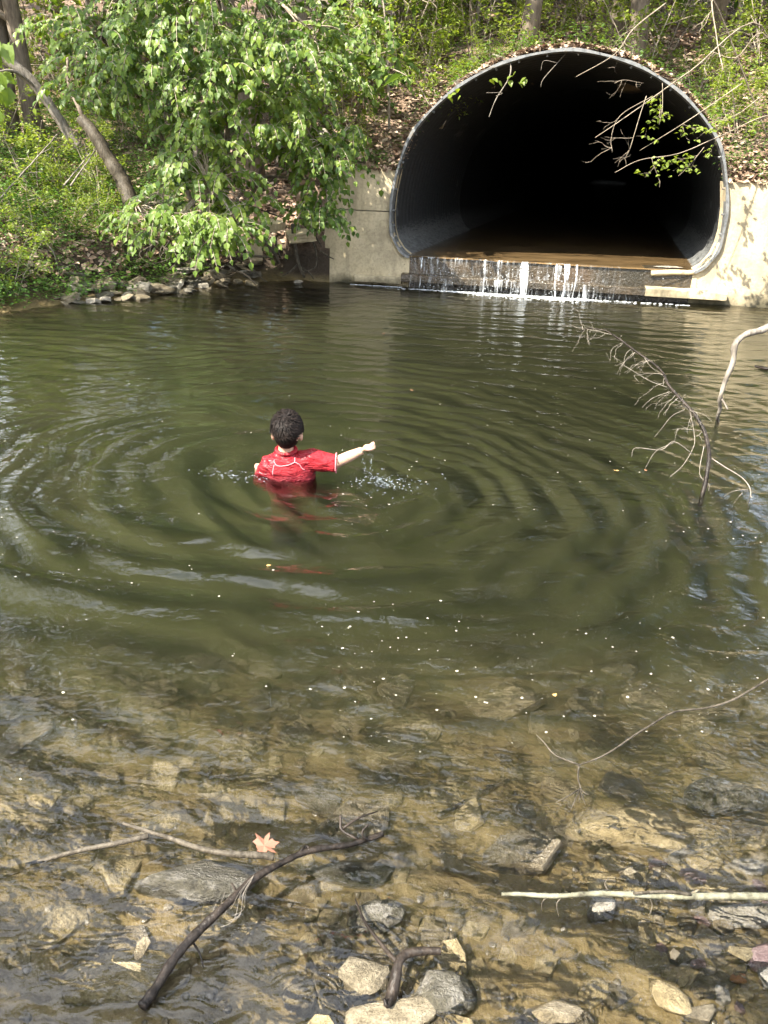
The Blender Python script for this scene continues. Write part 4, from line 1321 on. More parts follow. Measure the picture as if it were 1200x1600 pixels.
fa = fm.math('MULTIPLY', fm.ramp(fn, [(0.50, 0.0), (0.70, 0.6)]), fm.ramp(f2_, [(0.44, 0.10), (0.62, 0.9)]))
fd = fm.bsdf((0.75, 0.79, 0.82), 0.2)
ft_ = fm.n('ShaderNodeBsdfTransparent')
fx = fm.n('ShaderNodeMixShader')
fm.l(fa, fx.inputs[0]); fm.l(ft_.outputs[0], fx.inputs[1]); fm.l(fd, fx.inputs[2])
M['running_film'] = fm.done(fx.outputs[0])
g = MB()
prof_ = [(0.0, 0.388), (-0.02, 0.382), (-0.035, 0.36), (-0.04, 0.26), (-0.05, 0.185), (-0.10, 0.178), (-0.165, 0.172), (-0.185, 0.15), (-0.19, 0.06), (-0.195, -0.01)]
ss_ = np.linspace(1.12, 3.75, 120)
v = [W(s_, t_ + 0.012 * float(fbm(np.array([s_ * 9]), np.array([i * 0.4]), 2, 6)[0]), z_) for i, (t_, z_) in enumerate(prof_) for s_ in ss_]
k = len(ss_)
g.add(local(wf, v), [(i * k + j, i * k + j + 1, (i + 1) * k + j + 1, (i + 1) * k + j) for i in range(len(prof_) - 1) for j in range(k - 1)])
g.build('film', M['running_film'], wf, True)
# foam and bubbles where it lands
pts, rad = [], []
for _ in range(1000):
    s_ = r_.uniform(1.0, 4.6) if r_.uniform() < 0.22 else r_.normal(2.6, 0.45)
    t_ = -0.19 - abs(r_.normal(0, 0.06)) * (2.2 if 1.9 < s_ < 3.3 else 0.8)
    q = W(s_, t_, 0.0)
    rr = r_.uniform(0.004, 0.015)
    pts.append((q[0], q[1], float(wave(np.array([q[0]]), np.array([q[1]]))[0]) + 0.002)); rad.append((rr * 1.7, rr * 1.2, rr * 0.4))
for _ in range(70):
    s_ = r_.uniform(0.35, 1.05)
    q = W(s_, -0.125 - abs(r_.normal(0, 0.01)), 0.003)
    pts.append(q); rad.append((0.016, 0.007, 0.004))
for _ in range(260):                                           # drops thrown off the sill
    s_ = r_.normal(2.5, 0.6)
    q = W(s_, -0.05 - r_.uniform(0, 0.25), r_.uniform(0.0, 0.30) ** 1.0)
    rr = r_.uniform(0.002, 0.005); pts.append(q); rad.append((rr, rr, rr * 1.6))
drops('foam', pts, rad, M['foam'])

# ------------------------------------------------------------------ stones
def rock_mesh(seed, flat=0.6, elong=1.3, cuts=13, sub=3, soft=0.06):
    r_ = np.random.default_rng(seed)
    bm = bmesh.new(); bmesh.ops.create_icosphere(bm, subdivisions=sub, radius=1)
    N = unit(r_.normal(0, 1, (cuts, 3)))
    D = r_.uniform(0.50, 0.92, cuts)
    for v in bm.verts:
        c = np.array(v.co[:])
        dots = N @ c
        rr = min([1.0] + [d / k for d, k in zip(D, dots) if k > 0.05])
        rr *= 1 + soft * mnoise.noise(Vector(c * 2.2 + seed)) + 0.04 * mnoise.noise(Vector(c * 7 + seed))
        v.co = Vector(c * rr * np.array([elong, 1.0, flat]))
    me = bpy.data.meshes.new('stone')
    bm.to_mesh(me); bm.free()
    me.polygons.foreach_set('use_smooth', [True] * len(me.polygons))
    return me
def slab_mesh(seed):
    q = np.random.default_rng(seed)
    n = int(q.integers(5, 8))
    an = np.sort((np.arange(n) + q.uniform(-0.3, 0.3, n)) * 2 * math.pi / n)
    rr = q.uniform(0.7, 1.1, n)
    el = q.uniform(1.0, 1.5)
    v, f = [], []
    for z, k in ((-0.5, 1.0), (0.35, 0.98), (0.5, 0.86)):
        for a, r in zip(an, rr):
            v.append((el * r * k * math.cos(a), r * k * math.sin(a), z + 0.12 * math.cos(a + seed) * (z > 0)))
    for i in range(2):
        f += [(i * n + j, i * n + (j + 1) % n, (i + 1) * n + (j + 1) % n, (i + 1) * n + j) for j in range(n)]
    f.append(tuple(2 * n + j for j in range(n)))
    f.append(tuple(reversed(range(n))))
    me = bpy.data.meshes.new('stone'); me.from_pydata(v, [], f); me.update()
    return me
ROCKS = [rock_mesh(k, [0.55, 0.4, 0.7, 0.3, 0.6, 0.45][k % 6], [1.2, 1.5, 1.1, 1.4, 1.3, 1.7][k % 6], sub=2 if k < 6 else 3) for k in range(12)] + [slab_mesh(40 + k) for k in range(10)]
_rm = {}
def stone(k, mat, loc, size, rz, label, group=None, tilt=(0, 0), name='stone', cat='stone', sq=(1, 1, 1)):
    if (k, mat) not in _rm:
        me = ROCKS[k].copy(); me.materials.clear(); me.materials.append(M[mat]); _rm[(k, mat)] = me
    o = bpy.data.objects.new(name, _rm[(k, mat)])
    COL.objects.link(o)
    o.location = [float(c) for c in loc]
    o.rotation_euler = (tilt[0], tilt[1], rz)
    o.scale = (size * sq[0], size * sq[1], size * sq[2])
    return tag(o, label, cat, group)
def gz(x, y):
    return float(height(np.array([x]), np.array([y]))[0])
# (px, py, width px, mesh, material, height of its middle over the bed as a share of its size, turn, label)
named = [
    (305, 1368, 150, 6, 'rock_dark', 0.30, 0.1, 'large flat dark rock standing out of the shallows beside the long branch', (1, 0.6, 0.55)),
    (587, 1438, 62, 7, 'rock_dark', 0.3, 0.5, 'dark wet stone at the top of the middle stone patch', (1, 1, 0.9)),
    (581, 1472, 44, 8, 'rock_wet', 0.25, 0.2, 'small tan stone under the dark wet stone', (1, 1, 0.8)),
    (512, 1490, 58, 9, 'rock_wet', 0.1, 1.0, 'thin flat stone beside the middle stone patch', (1, 1, 0.6)),
    (576, 1530, 88, 10, 'rock', 0.25, 0.4, 'broad pale stone in the middle of the shallows', (1, 1, 0.8)),
    (464, 1560, 50, 11, 'rock', 0.35, 1.3, 'blocky pale stone between the long branch and the stone patch', (0.9, 1, 1.2)),
    (502, 1530, 38, 6, 'rock_wet', 0.2, 2.0, 'small rounded stone above the blocky pale stone', (1, 1, 0.8)),
    (518, 1566, 36, 7, 'rock_bed', 0.2, 0.9, 'small brown stone beside the blocky pale stone', (1, 1, 0.8)),
    (692, 1560, 92, 8, 'rock_dark', 0.2, 0.6, 'angular grey-green stone beside the dark forked root', (1, 1, 0.8)),
    (612, 1584, 95, 9, 'rock', 0.3, 0.2, 'long pale stone at the very edge of the water', (1, 0.7, 1)),
    (396, 1410, 34, 10, 'rock_wet', 0.3, 0.0, 'small round stone under the loop of dry grass', (1, 1, 1)),
    (540, 1364, 100, 11, 'rock_dark', 0.12, 0.1, 'flat greenish slab just under the forked tip of the branch', (1, 0.6, 0.5)),
    (936, 1418, 48, 6, 'rock_pale', 0.5, 0.7, 'white and black stone under the pale straight stick', (1, 0.9, 1.0)),
    (1165, 1358, 46, 7, 'rock_pale', 0.4, 0.2, 'small white stone above the end of the pale stick', (1, 0.8, 0.9)),
    (1135, 1388, 110, 8, 'rock_bed', 0.15, 0.3, 'wide tan slab under the end of the pale stick', (1, 0.8, 0.5)),
    (1162, 1428, 76, 9, 'rock_pale', 0.35, 0.1, 'bright white stone below the end of the pale stick', (1, 0.7, 0.9)),
    (1190, 1494, 50, 10, 'rock_pink', 0.3, 0.9, 'shiny pinkish wet stone at the stony corner', (1, 1, 0.9)),
    (1152, 1530, 22, 11, 'rock_orange', 0.5, 0.4, 'small orange pebble beside the pinkish stone', (1, 1, 0.9)),
    (1200, 1530, 40, 6, 'rock_pale', 0.5, 1.4, 'white stone cut off by the edge under the pinkish stone', (0.8, 1, 1)),
    (960, 1560, 34, 7, 'rock_wet', 0.2, 0.7, 'small tan pointed stone alone in the riffle', (1, 1, 0.8)),
    (870, 1592, 100, 8, 'rock_wet', 0.2, 0.1, 'long brown stone at the near edge of the riffle', (1, 0.5, 0.7)),
    (1066, 1335, 42, 9, 'rock_pale', 0.4, 0.5, 'small pale stone caught in dark debris above the stick', (0.8, 0.8, 0.9)),
    (1150, 1245, 120, 10, 'rock_dark', 0.15, 0.2, 'dark mound of rock breaking the surface by the twig', (1, 0.8, 0.6)),
    (1170, 1292, 70, 11, 'rock_wet', 0.1, 0.8, 'wet brown slab near the dark mound of rock', (1, 0.8, 0.5)),
    (50, 1285, 62, 6, 'rock_bed', 0.35, 0.6, 'brown stone alone under the water near the view edge', (1, 1, 0.9)),
    (190, 1530, 130, 7, 'rock_bed', 0.05, 0.2, 'big sunken brown slab beside the lower end of the branch', (1, 0.8, 0.45)),
    (1005, 1300, 230, 8, 'rock_bed', 0.05, 0.1, 'wide sunlit tan slab under the shallow water', (1, 0.45, 0.3)),
    (770, 1556, 30, 9, 'rock_wet', 0.2, 1.9, 'small brown stone past the angular grey-green stone', (1, 1, 0.7)),
]
for px, py, w, k, mt, up_, rz, lab, sq in named:
    p_ = at_z(px, py, 0.0)
    dep = p_[1] * math.cos(PITCH) + CAM_H * math.sin(PITCH)
    size = w / FPX * dep / 2 * 1.12
    p_ = at_z(px, py, max(gz(p_[0], p_[1]), -0.06) + size * up_ * 0.8)
    stone(k, mt, (p_[0], p_[1], gz(p_[0], p_[1]) + size * up_ * sq[2]), size, rz, lab, None, (0, 0), sq=sq)
r_ = np.random.default_rng(12)
marks = [('the long dark branch', -0.2, 1.28), ('the lower end of the long branch', -0.42, 1.1), ('the flat dark rock', -0.40, 1.40), ('the grey forked stick', -0.5, 1.5), ('the orange-brown leaf', -0.26, 1.48), ('the curled branch tip', 0.02, 1.53),
         ('the dark forked root', 0.04, 1.13), ('the pale straight stick', 0.5, 1.38), ('the tip of the pale stick', 0.29, 1.37), ('the bushy end of the thin twig', 0.55, 1.75), ('the long thin twig', 0.95, 2.05), ('the dark mound of rock', 0.75, 1.72),
         ('the pinkish stone', 0.86, 1.24), ('the white stone at the stick', 0.82, 1.33), ('the sunken straight stick', 0.2, 1.66), ('the brown stone at the view edge', -0.72, 1.52)]
tone = {'rock_bed': 'brown', 'rock_wet': 'wet tan', 'rock': 'grey', 'rock_pale': 'whitish', 'rock_pink': 'pinkish', 'rock_dark': 'dark', 'rock_orange': 'orange'}
nth = ['closest', 'second closest', 'third closest', 'fourth closest', 'fifth closest', 'sixth closest', 'seventh closest', 'eighth closest', 'ninth closest', 'tenth closest', 'eleventh closest', 'twelfth closest'] + [q + ' closest' for q in 'thirteenth fourteenth fifteenth sixteenth seventeenth eighteenth nineteenth twentieth'.split()]
def relabel(items, kind, marks):
    """each stone is told apart by its tone, the thing it lies nearest to and its rank there"""
    by = {}
    for o, mt in items:
        d, m = min((math.hypot(o.location.x - x, o.location.y - y), n) for n, x, y in marks)
        by.setdefault((mt, m), []).append((d, o))
    for (mt, m), lst in by.items():
        for k, (d, o) in enumerate(sorted(lst, key=lambda q: q[0])):
            rank = nth[k] if k < len(nth) else 'number %d in order from' % (k + 1)
            o['label'] = '%s %s %s to %s' % (tone[mt], kind, rank, m) if k < len(nth) else '%s %s lying apart from %s' % (tone[mt], kind, m)
zones = [
    ('flat stones paving the bed of the shallows', 'bed stone', 230, (-1.15, 1.4), (1.15, 2.7), (0.025, 0.12), ['rock_bed', 'rock_bed', 'rock_bed', 'rock_wet'], 0.06, 0.24),
    ('small wet stones of the middle stone patch', 'stone of the middle patch', 50, (-0.13, 0.19), (1.02, 1.36), (0.016, 0.045), ['rock_wet', 'rock', 'rock_bed'], 0.3, 0.8),
    ('stones of the stony corner', 'stone of the stony corner', 50, (0.60, 1.0), (1.02, 1.52), (0.014, 0.045), ['rock', 'rock', 'rock_bed', 'rock_pale', 'rock_wet', 'rock_wet', 'rock_pink'], 0.3, 0.7),
    ('brown slabs under the greenish shallows', 'sunken slab', 18, (-1.45, -0.55), (1.7, 2.6), (0.06, 0.14), ['rock_bed'], 0.02, 0.30),
]
for gname, lab, n, xr, yr, sr, mats, up_, sqz in zones:
    items = []
    for q in range(n * 8):
        if len(items) >= n:
            break
        x, y = r_.uniform(*xr), r_.uniform(*yr)
        if pool_dist(np.array([x]), np.array([y]))[0] < -0.25 or abs(x) > 0.55 * y + 0.12:
            continue
        sz = sr[0] + (sr[1] - sr[0]) * r_.uniform() ** 1.7
        if any(math.hypot(x - o.location.x, y - o.location.y) < (0.86 if lab == 'bed stone' else 0.75) * (sz + o.scale[0]) for o, _m in items):
            continue
        mt = str(r_.choice(mats))
        zc = gz(x, y) + sz * up_
        if lab in ('bed stone', 'sunken slab'):
            zc = min(zc, -0.012 - 0.14 * sz)             # lies under the water
        items.append((stone(int(r_.integers(12, 22) if lab in ('bed stone', 'sunken slab') or r_.uniform() < 0.6 else r_.integers(0, 12)), mt, (x, y, zc), sz, r_.uniform(0, 6.28), lab, gname, (r_.normal(0, 0.12), r_.normal(0, 0.12)), sq=(1, r_.uniform(0.7, 1), sqz * r_.uniform(0.8, 1.2))), mt))
    if lab in ('bed stone', 'sunken slab'):                # lying in the bed: pieces of the ground
        for o, _m in items:
            o.parent = GROUND
            o.name = 'bed_stone'
            for key in ('label', 'category', 'group'):
                del o[key]
    else:
        relabel(items, lab, marks)
# gravel between them, too small to tell apart
tv = np.array([v.co[:] for v in ROCKS[0].vertices]); tf = [tuple(p.vertices) for p in ROCKS[0].polygons]
n = 420
x, y = r_.uniform(-0.95, 1.1, n), 0.95 + 0.9 * r_.uniform(0, 1, n) ** 1.5
sz = r_.uniform(0.004, 0.013, n)
z = height(x, y)
ang = r_.uniform(0, 6.28, n)
c, s_ = np.cos(ang), np.sin(ang)
VV = np.stack([c[:, None] * tv[:, 0] - s_[:, None] * tv[:, 1], s_[:, None] * tv[:, 0] + c[:, None] * tv[:, 1], np.tile(tv[:, 2], (n, 1))], -1) * sz[:, None, None] + np.stack([x, y, z + sz * 0.2], -1)[:, None]
g = MB(); g.many(VV, tf)
tag(g.build('gravel', M['rock_wet'], smooth=True), kind='stuff')
# the heap of flat stones along the far waterline
heap = []
for q in range(900):
    px, py = r_.uniform(100, 400), r_.uniform(405, 474)
    p_ = at_z(px, py, 0.05)
    x, y = p_[0], p_[1]
    d = float(pool_dist(np.array([x]), np.array([y]))[0])
    if d > 0.15 or d < -0.5 or len(heap) >= 120:
        continue
    sz = r_.uniform(0.05, 0.10) if r_.uniform() < 0.75 else r_.uniform(0.10, 0.16)
    z = max(gz(x, y), -0.02) + sz * 0.3
    mt = str(r_.choice(['rock', 'rock', 'rock', 'rock_pale', 'rock_dark']))
    heap.append((stone(int(r_.integers(12, 22) if r_.uniform() < 0.6 else r_.integers(0, 6)), mt, (x, y, z), sz, r_.uniform(0, 6.28), 'flat stone', 'heap of flat stones under the bush', (r_.normal(0, 0.25), r_.normal(0, 0.25)), sq=(1, 0.8, 0.5)), mt))
hm = [(n_, *at_z(px, py, 0.05)[:2]) for n_, px, py in (('the palest stone of the heap', 288, 418), ('the brown boulder', 235, 452), ('the roots', 400, 430), ('the ferny end of the heap', 120, 462), ('the tip of the hanging leaves', 330, 440), ('the thin dead stalk', 170, 440), ('the dark hollow of the bank', 270, 435), ('the bush stems', 360, 425))]
relabel(heap, 'heap stone', hm)
stone(9, 'rock_pale', at_z(288, 420, 0.22), 0.13, 0.3, 'palest flat stone on top of the heap under the bush', None, sq=(1, 0.7, 0.35))
stone(6, 'rock_pale', at_z(466, 440, 0.02), 0.055, 0.4, 'small cream stone at the waterline beside the roots', None, sq=(1, 0.8, 0.9))
stone(10, 'rock', at_z(235, 452, 0.05), 0.20, 0.4, 'largest brown boulder at the waterline of the stone heap', None, sq=(1.2, 0.8, 0.6))
stone(11, 'rock', at_z(35, 440, 0.12), 0.28, 0.1, 'wide flat ledge of rock under the ferny bank', None, sq=(1.1, 0.8, 0.5))
stone(7, 'rock_pale', W(4.30, 0.12, 0.40), 0.10, 0.0, 'whitish stone resting on the culvert sill beside the collar', None, sq=(1.3, 0.6, 0.35))

# ------------------------------------------------------------------ dead wood
def wood_thing(name, label, cat, mat, main, r0, r1, twigs=(), k=6, knob=0.12, sides=9, part='twig', tm=None):
    """main: world polyline; twigs: (polyline, r0, r1)"""
    base = np.array(main[0])
    o = empty(name, base)
    tag(o, label, cat)
    ln = smooth_line(main, k)
    for _ in range(1 if r0 > 0.03 else 2):
        mid = (ln[1:] + ln[:-1]) / 2
        full = np.empty((len(ln) * 2 - 1, 3)); full[0::2] = ln; full[1::2] = mid; ln = full
    rad = np.linspace(r0, r1, len(ln))
    big = r0 > 0.03
    rad = rad * (1 + (0.10 if big else 0.22) * np.array([mnoise.noise(Vector(q * (5 if big else 0.55 / r0))) for q in ln]))
    ln = ln + np.array([[mnoise.noise(Vector(q * 9 + 3)), mnoise.noise(Vector(q * 9 + 31)), mnoise.noise(Vector(q * 9 + 57))] for q in ln]) * r0 * (0.15 if big else 0.7)
    g = MB(); g.tube(local(o, ln), rad, sides)
    g.build('stem', M[mat], o, True)
    for tw in twigs:
        l2 = smooth_line(tw[0], 4)
        g = MB(); g.tube(local(o, l2), np.linspace(tw[1], tw[2], len(l2)), 6)
        g.build(part, M[tm or mat], o, True)
    return o
Z = lambda px, py, z=0.0: at_z(px, py, z)
# the long dark branch in front
wood_thing('fallen_branch', 'long dark wet branch lying across the shallows with a curled tip', 'branch', 'wet_bark',
           [Z(222, 1572, 0.012), Z(262, 1515, 0.02), Z(305, 1462, 0.03), Z(345, 1420, 0.045), Z(385, 1385, 0.05), Z(430, 1355, 0.05), Z(490, 1330, 0.045), Z(560, 1315, 0.04), Z(598, 1305, 0.035)], 0.0105, 0.0065,
           [([Z(598, 1305, 0.035), Z(575, 1312, 0.045), Z(566, 1300, 0.06), Z(576, 1288, 0.07)], 0.004, 0.002), ([Z(560, 1312, 0.04), Z(535, 1298, 0.05), Z(532, 1285, 0.06), Z(532, 1273, 0.07)], 0.004, 0.003),
            ([Z(535, 1295, 0.05), Z(560, 1278, 0.06), Z(590, 1268, 0.06)], 0.004, 0.0015), ([Z(490, 1332, 0.045), Z(478, 1322, 0.05), Z(470, 1330, 0.055)], 0.005, 0.003), ([Z(350, 1418, 0.04), Z(368, 1396, 0.05), Z(362, 1380, 0.055)], 0.004, 0.002),
            ([Z(300, 1470, 0.02), Z(312, 1490, 0.02), Z(318, 1512, 0.01)], 0.003, 0.001)])
wood_thing('fallen_stick', 'grey forked stick lying above the flat dark rock', 'stick', 'grey_bark',
           [Z(430, 1340, 0.05), Z(360, 1335, 0.055), Z(300, 1320, 0.05), Z(245, 1303, 0.045), Z(192, 1288, 0.05)], 0.0085, 0.004,
           [([Z(232, 1306, 0.04), Z(180, 1318, 0.03), Z(120, 1330, 0.012), Z(40, 1352, -0.01)], 0.007, 0.005)])
wood_thing('fallen_stick', 'pale straight greenish stick lying across the water at the stony corner', 'stick', 'green_stick',
           [Z(1260, 1403, 0.05), Z(1160, 1402, 0.048), Z(1050, 1398, 0.045), Z(950, 1396, 0.045), Z(860, 1398, 0.04), Z(785, 1397, 0.035)], 0.0085, 0.004,
           [([Z(1080, 1398, 0.05), Z(1040, 1393, 0.056), Z(990, 1396, 0.06)], 0.004, 0.003), ([Z(880, 1400, 0.04), Z(870, 1412, 0.025), Z(873, 1432, 0.0)], 0.0022, 0.001), ([Z(860, 1400, 0.04), Z(848, 1408, 0.03), Z(846, 1424, 0.0)], 0.0022, 0.001),
            ([Z(1015, 1403, 0.04), Z(1019, 1415, 0.02), Z(1015, 1430, 0.0)], 0.002, 0.001), ([Z(950, 1392, 0.05), Z(945, 1380, 0.06), Z(952, 1372, 0.07)], 0.002, 0.001)], tm='grey_bark')
wood_thing('driftwood_root', 'dark forked root standing in the middle stone patch', 'root', 'wet_bark',
           [Z(608, 1578, 0.0), Z(618, 1545, 0.03), Z(622, 1510, 0.05), Z(632, 1490, 0.05), Z(660, 1484, 0.05), Z(688, 1484, 0.05)], 0.013, 0.007,
           [([Z(622, 1505, 0.04), Z(598, 1478, 0.03), Z(570, 1440, 0.02), Z(555, 1405, 0.01)], 0.006, 0.002), ([Z(614, 1555, 0.02), Z(605, 1572, 0.02), Z(600, 1560, 0.03)], 0.006, 0.003)])
wood_thing('sunken_twig', 'long thin dead twig reaching in over the shallows with a bushy end', 'twig', 'grey_bark',
           [Z(1260, 1035, 0.03), Z(1200, 1062, 0.02), Z(1130, 1100, 0.015), Z(1050, 1114, 0.012), Z(1000, 1144, 0.012), Z(940, 1182, 0.015), Z(905, 1195, 0.02)], 0.0042, 0.0022,
           [([Z(905, 1195, 0.02), Z(868, 1180, 0.02), Z(850, 1160, 0.03), Z(838, 1148, 0.035)], 0.003, 0.001), ([Z(905, 1195, 0.02), Z(903, 1215, 0.015), Z(908, 1235, 0.01), Z(905, 1250, 0.0)], 0.003, 0.0015)] +
           [([Z(906, 1232, 0.015), Z(906 + dx * 0.5, 1238 + dy * 0.4, 0.03), Z(906 + dx, 1238 + dy, 0.02)], 0.0022, 0.001) for dx, dy in ((-38, 16), (-14, 27), (9, 20), (17, 4))], tm='grey_bark')
wood_thing('sunken_stick', 'straight olive stick lying under the water behind the curled branch tip', 'stick', 'grey_bark', [Z(685, 1272, -0.06), Z(745, 1245, -0.07), Z(812, 1215, -0.09)], 0.010, 0.008)
def grow_twigs(main, n, L, r, seed, dirs, k=6):
    """side twigs with a second order, along a polyline"""
    q_ = np.random.default_rng(seed)
    ln = smooth_line(main, k)
    out = []
    for i in range(n):
        p0 = ln[int(q_.uniform(0.15, 1.0) * (len(ln) - 1))]
        d = unit(np.array(dirs) + q_.normal(0, 0.55, 3))
        b = branch(q_, p0, d, L * q_.uniform(0.5, 1.2), 0, 5, 0.22, 0.02)
        out.append((b, r, r * 0.4))
        for _ in range(q_.integers(1, 4)):
            m = b[q_.integers(1, len(b))]
            out.append((branch(q_, m, unit(d + q_.normal(0, 0.7, 3)), L * q_.uniform(0.2, 0.5), 0, 3, 0.2, 0.02), r * 0.6, r * 0.3))
    return out
Yp = lambda px, py, Y: at_y(px, py, Y)
main = [Yp(1092, 790, 3.9), Yp(1107, 728, 4.0), Yp(1102, 680, 4.15), Yp(1077, 637, 4.3), Yp(1047, 607, 4.45), Yp(1033, 577, 4.6), Yp(993, 550, 4.8), Yp(957, 523, 5.0), Yp(927, 512, 5.15), Yp(903, 519, 5.3)]
tw = [([Yp(1107, 713, 4.05), Yp(1133, 730, 4.0), Yp(1160, 747, 3.95), Yp(1173, 767, 3.9), Yp(1168, 795, 3.88)], 0.006, 0.003), ([Yp(1077, 637, 4.3), Yp(1085, 680, 4.2), Yp(1083, 700, 4.15), Yp(1067, 727, 4.1), Yp(1047, 745, 4.05)], 0.004, 0.0015),
      ([Yp(1100, 697, 4.1), Yp(1093, 740, 4.0), Yp(1108, 757, 3.95), Yp(1106, 770, 3.95)], 0.004, 0.0015), ([Yp(1083, 710, 4.1), Yp(1053, 690, 4.1), Yp(1033, 703, 4.1), Yp(993, 700, 4.15), Yp(987, 714, 4.15)], 0.004, 0.0015),
      ([Yp(1053, 692, 4.1), Yp(1025, 705, 4.1), Yp(1008, 732, 4.05)], 0.003, 0.001), ([Yp(1070, 640, 4.3), Yp(1050, 650, 4.3), Yp(1035, 668, 4.25), Yp(1022, 684, 4.25)], 0.003, 0.001), ([Yp(1042, 605, 4.45), Yp(1015, 595, 4.5), Yp(985, 577, 4.55), Yp(968, 567, 4.6)], 0.003, 0.0012),
      ([Yp(1020, 564, 4.65), Yp(1000, 566, 4.7), Yp(978, 585, 4.7)], 0.0025, 0.001), ([Yp(1047, 612, 4.45), Yp(1020, 622, 4.45), Yp(1003, 637, 4.4)], 0.003, 0.001), ([Yp(1168, 765, 3.9), Yp(1145, 768, 3.9), Yp(1118, 785, 3.88)], 0.003, 0.001), ([Yp(1160, 770, 3.9), Yp(1150, 782, 3.9), Yp(1138, 800, 3.88)], 0.003, 0.001)]
tw = [(a, b * 0.6, c * 0.8) for a, b, c in tw]
tw += grow_twigs(main[1:], 30, 0.17, 0.0016, 4, (-0.6, -0.1, -0.35))
wood_thing('dead_branch', 'dead many-twigged branch rising out of the pool across from the boy', 'branch', 'wet_bark', main, 0.012, 0.003, tw, tm='dead_white')
main = [np.array([4.3, 6.1, 1.0]), Yp(1290, 478, 5.5), Yp(1200, 511, 5.25), Yp(1155, 531, 5.18), Yp(1147, 560, 5.16), Yp(1134, 597, 5.15), Yp(1127, 625, 5.15), Z(1119, 668, -0.05)]
wood_thing('dead_branch', 'bare whitish bent branch dipping into the pool before the sunlit headwall', 'branch', 'dead_white', main, 0.026, 0.010, [([Yp(1127, 622, 5.15), Yp(1133, 632, 5.12), Yp(1137, 640, 5.1)], 0.008, 0.005), ([Yp(1240, 497, 5.35), Yp(1215, 515, 5.3), Yp(1195, 508, 5.25)], 0.012, 0.006)])
wood_thing('floating_stick', 'short black stick afloat past the bent white branch', 'stick', 'wet_bark', [Z(1240, 574, 0.02), Z(1205, 577, 0.015), Z(1180, 571, 0.02)], 0.018, 0.010)

# the leaning broken trunk and the pale fallen limb on the bank
wood_thing('leaning_tree', 'grey broken tree leaning out of the bank behind the bush', 'tree', 'grey_bark', [Yp(205, 318, 10.8), Yp(192, 285, 10.9), Yp(172, 252, 10.95), Yp(150, 215, 11.0), Yp(128, 185, 11.1)], 0.095, 0.07, [([Yp(130, 185, 11.1), Yp(105, 120, 11.4), Yp(112, 60, 11.6)], 0.03, 0.015)], part='limb', tm='bark')
wood_thing('fallen_limb', 'pale barkless limb fallen across the straight dark trunk', 'log', 'dead_white', [Yp(-60, 40, 11.6), Yp(10, 92, 11.7), Yp(60, 140, 11.8), Yp(108, 210, 11.9), Yp(122, 228, 11.9)], 0.075, 0.055, [([Yp(60, 140, 11.8), Yp(20, 110, 11.5), Yp(-20, 118, 11.3)], 0.02, 0.01)], part='limb')
for i, (a, b, Y, r, w) in enumerate((((375, 190), (418, 245), 12.3, 0.04, 'on the leaf-covered slope behind the bush'), ((505, 205), (535, 255), 12.2, 0.05, 'on the bank beside the trunk at the headwall'), ((520, 160), (545, 200), 13.0, 0.03, 'higher up the bank past the headwall trunk'))):
    wood_thing('fallen_limb', 'bleached length of dead wood lying ' + w, 'log', 'dead_white', [Yp(a[0], a[1], Y + 0.3), Yp((a[0] + b[0]) / 2 + 3, (a[1] + b[1]) / 2, Y + 0.1), Yp(b[0], b[1], Y)], r, r * 0.8)
for i, (a, b, Y, w) in enumerate((((0, 310), (90, 210), 9.6, 'over the ferns'), ((100, 290), (140, 240), 9.8, 'below the leaning trunk'), ((70, 375), (92, 428), 9.2, 'hanging to the water under the ferns'), ((10, 455), (50, 488), 8.7, 'dipping into the water at the view edge'), ((110, 290), (150, 232), 9.7, 'crossing beside the leaning trunk'))):
    m_ = [Yp(a[0], a[1], Y), Yp((a[0] + b[0]) / 2 + 4, (a[1] + b[1]) / 2 - 4, Y + 0.05), Yp(b[0], b[1], Y + 0.1)]
    wood_thing('dead_stalk', 'thin pale dead stalk ' + w, 'stalk', 'dead_white', m_, 0.010, 0.005, grow_twigs(m_, 2, 0.3, 0.004, 20 + i, (0.2, -0.3, 0.3)))
# roots washed out of the bank
rt = [([Yp(385, 350, 10.9), Yp(410, 372, 10.85), Yp(428, 395, 10.85), Yp(436, 412, 10.9)], 0.032, 0.022), ([Yp(458, 350, 11.1), Yp(461, 385, 11.05), Yp(466, 410, 11.0), Yp(476, 434, 10.98)], 0.034, 0.018), ([Yp(430, 370, 10.95), Yp(434, 392, 10.9), Yp(440, 405, 10.9)], 0.02, 0.012),
      ([Yp(475, 352, 11.1), Yp(492, 368, 11.05), Yp(503, 386, 11.0)], 0.014, 0.006), ([Yp(485, 365, 11.1), Yp(494, 395, 11.0), Yp(492, 418, 10.95), Yp(470, 425, 10.9)], 0.014, 0.006), ([Yp(370, 398, 10.7), Yp(400, 400, 10.7), Yp(425, 402, 10.75)], 0.02, 0.012),
      ([Yp(372, 315, 11.0), Yp(400, 325, 11.0), Yp(440, 340, 11.0)], 0.016, 0.008), ([Yp(466, 412, 11.0), Yp(452, 425, 10.95), Yp(440, 432, 10.9)], 0.012, 0.004), ([Yp(468, 415, 11.0), Yp(485, 428, 10.95), Yp(490, 436, 10.93)], 0.012, 0.004), ([Yp(500, 392, 11.0), Yp(512, 400, 10.98), Yp(522, 405, 10.95)], 0.014, 0.006),
      ([Yp(360, 420, 10.6), Yp(385, 430, 10.6), Yp(400, 446, 10.6)], 0.012, 0.004), ([Yp(395, 420, 10.7), Yp(410, 436, 10.68), Yp(418, 440, 10.65)], 0.010, 0.004)]
wood_thing('exposed_root', 'tangle of bare tree roots hanging out of the washed bank beside the headwall', 'roots', 'grey_bark', rt[0][0], 0.032, 0.022, rt[1:], part='root')
q_ = np.random.default_rng(44)
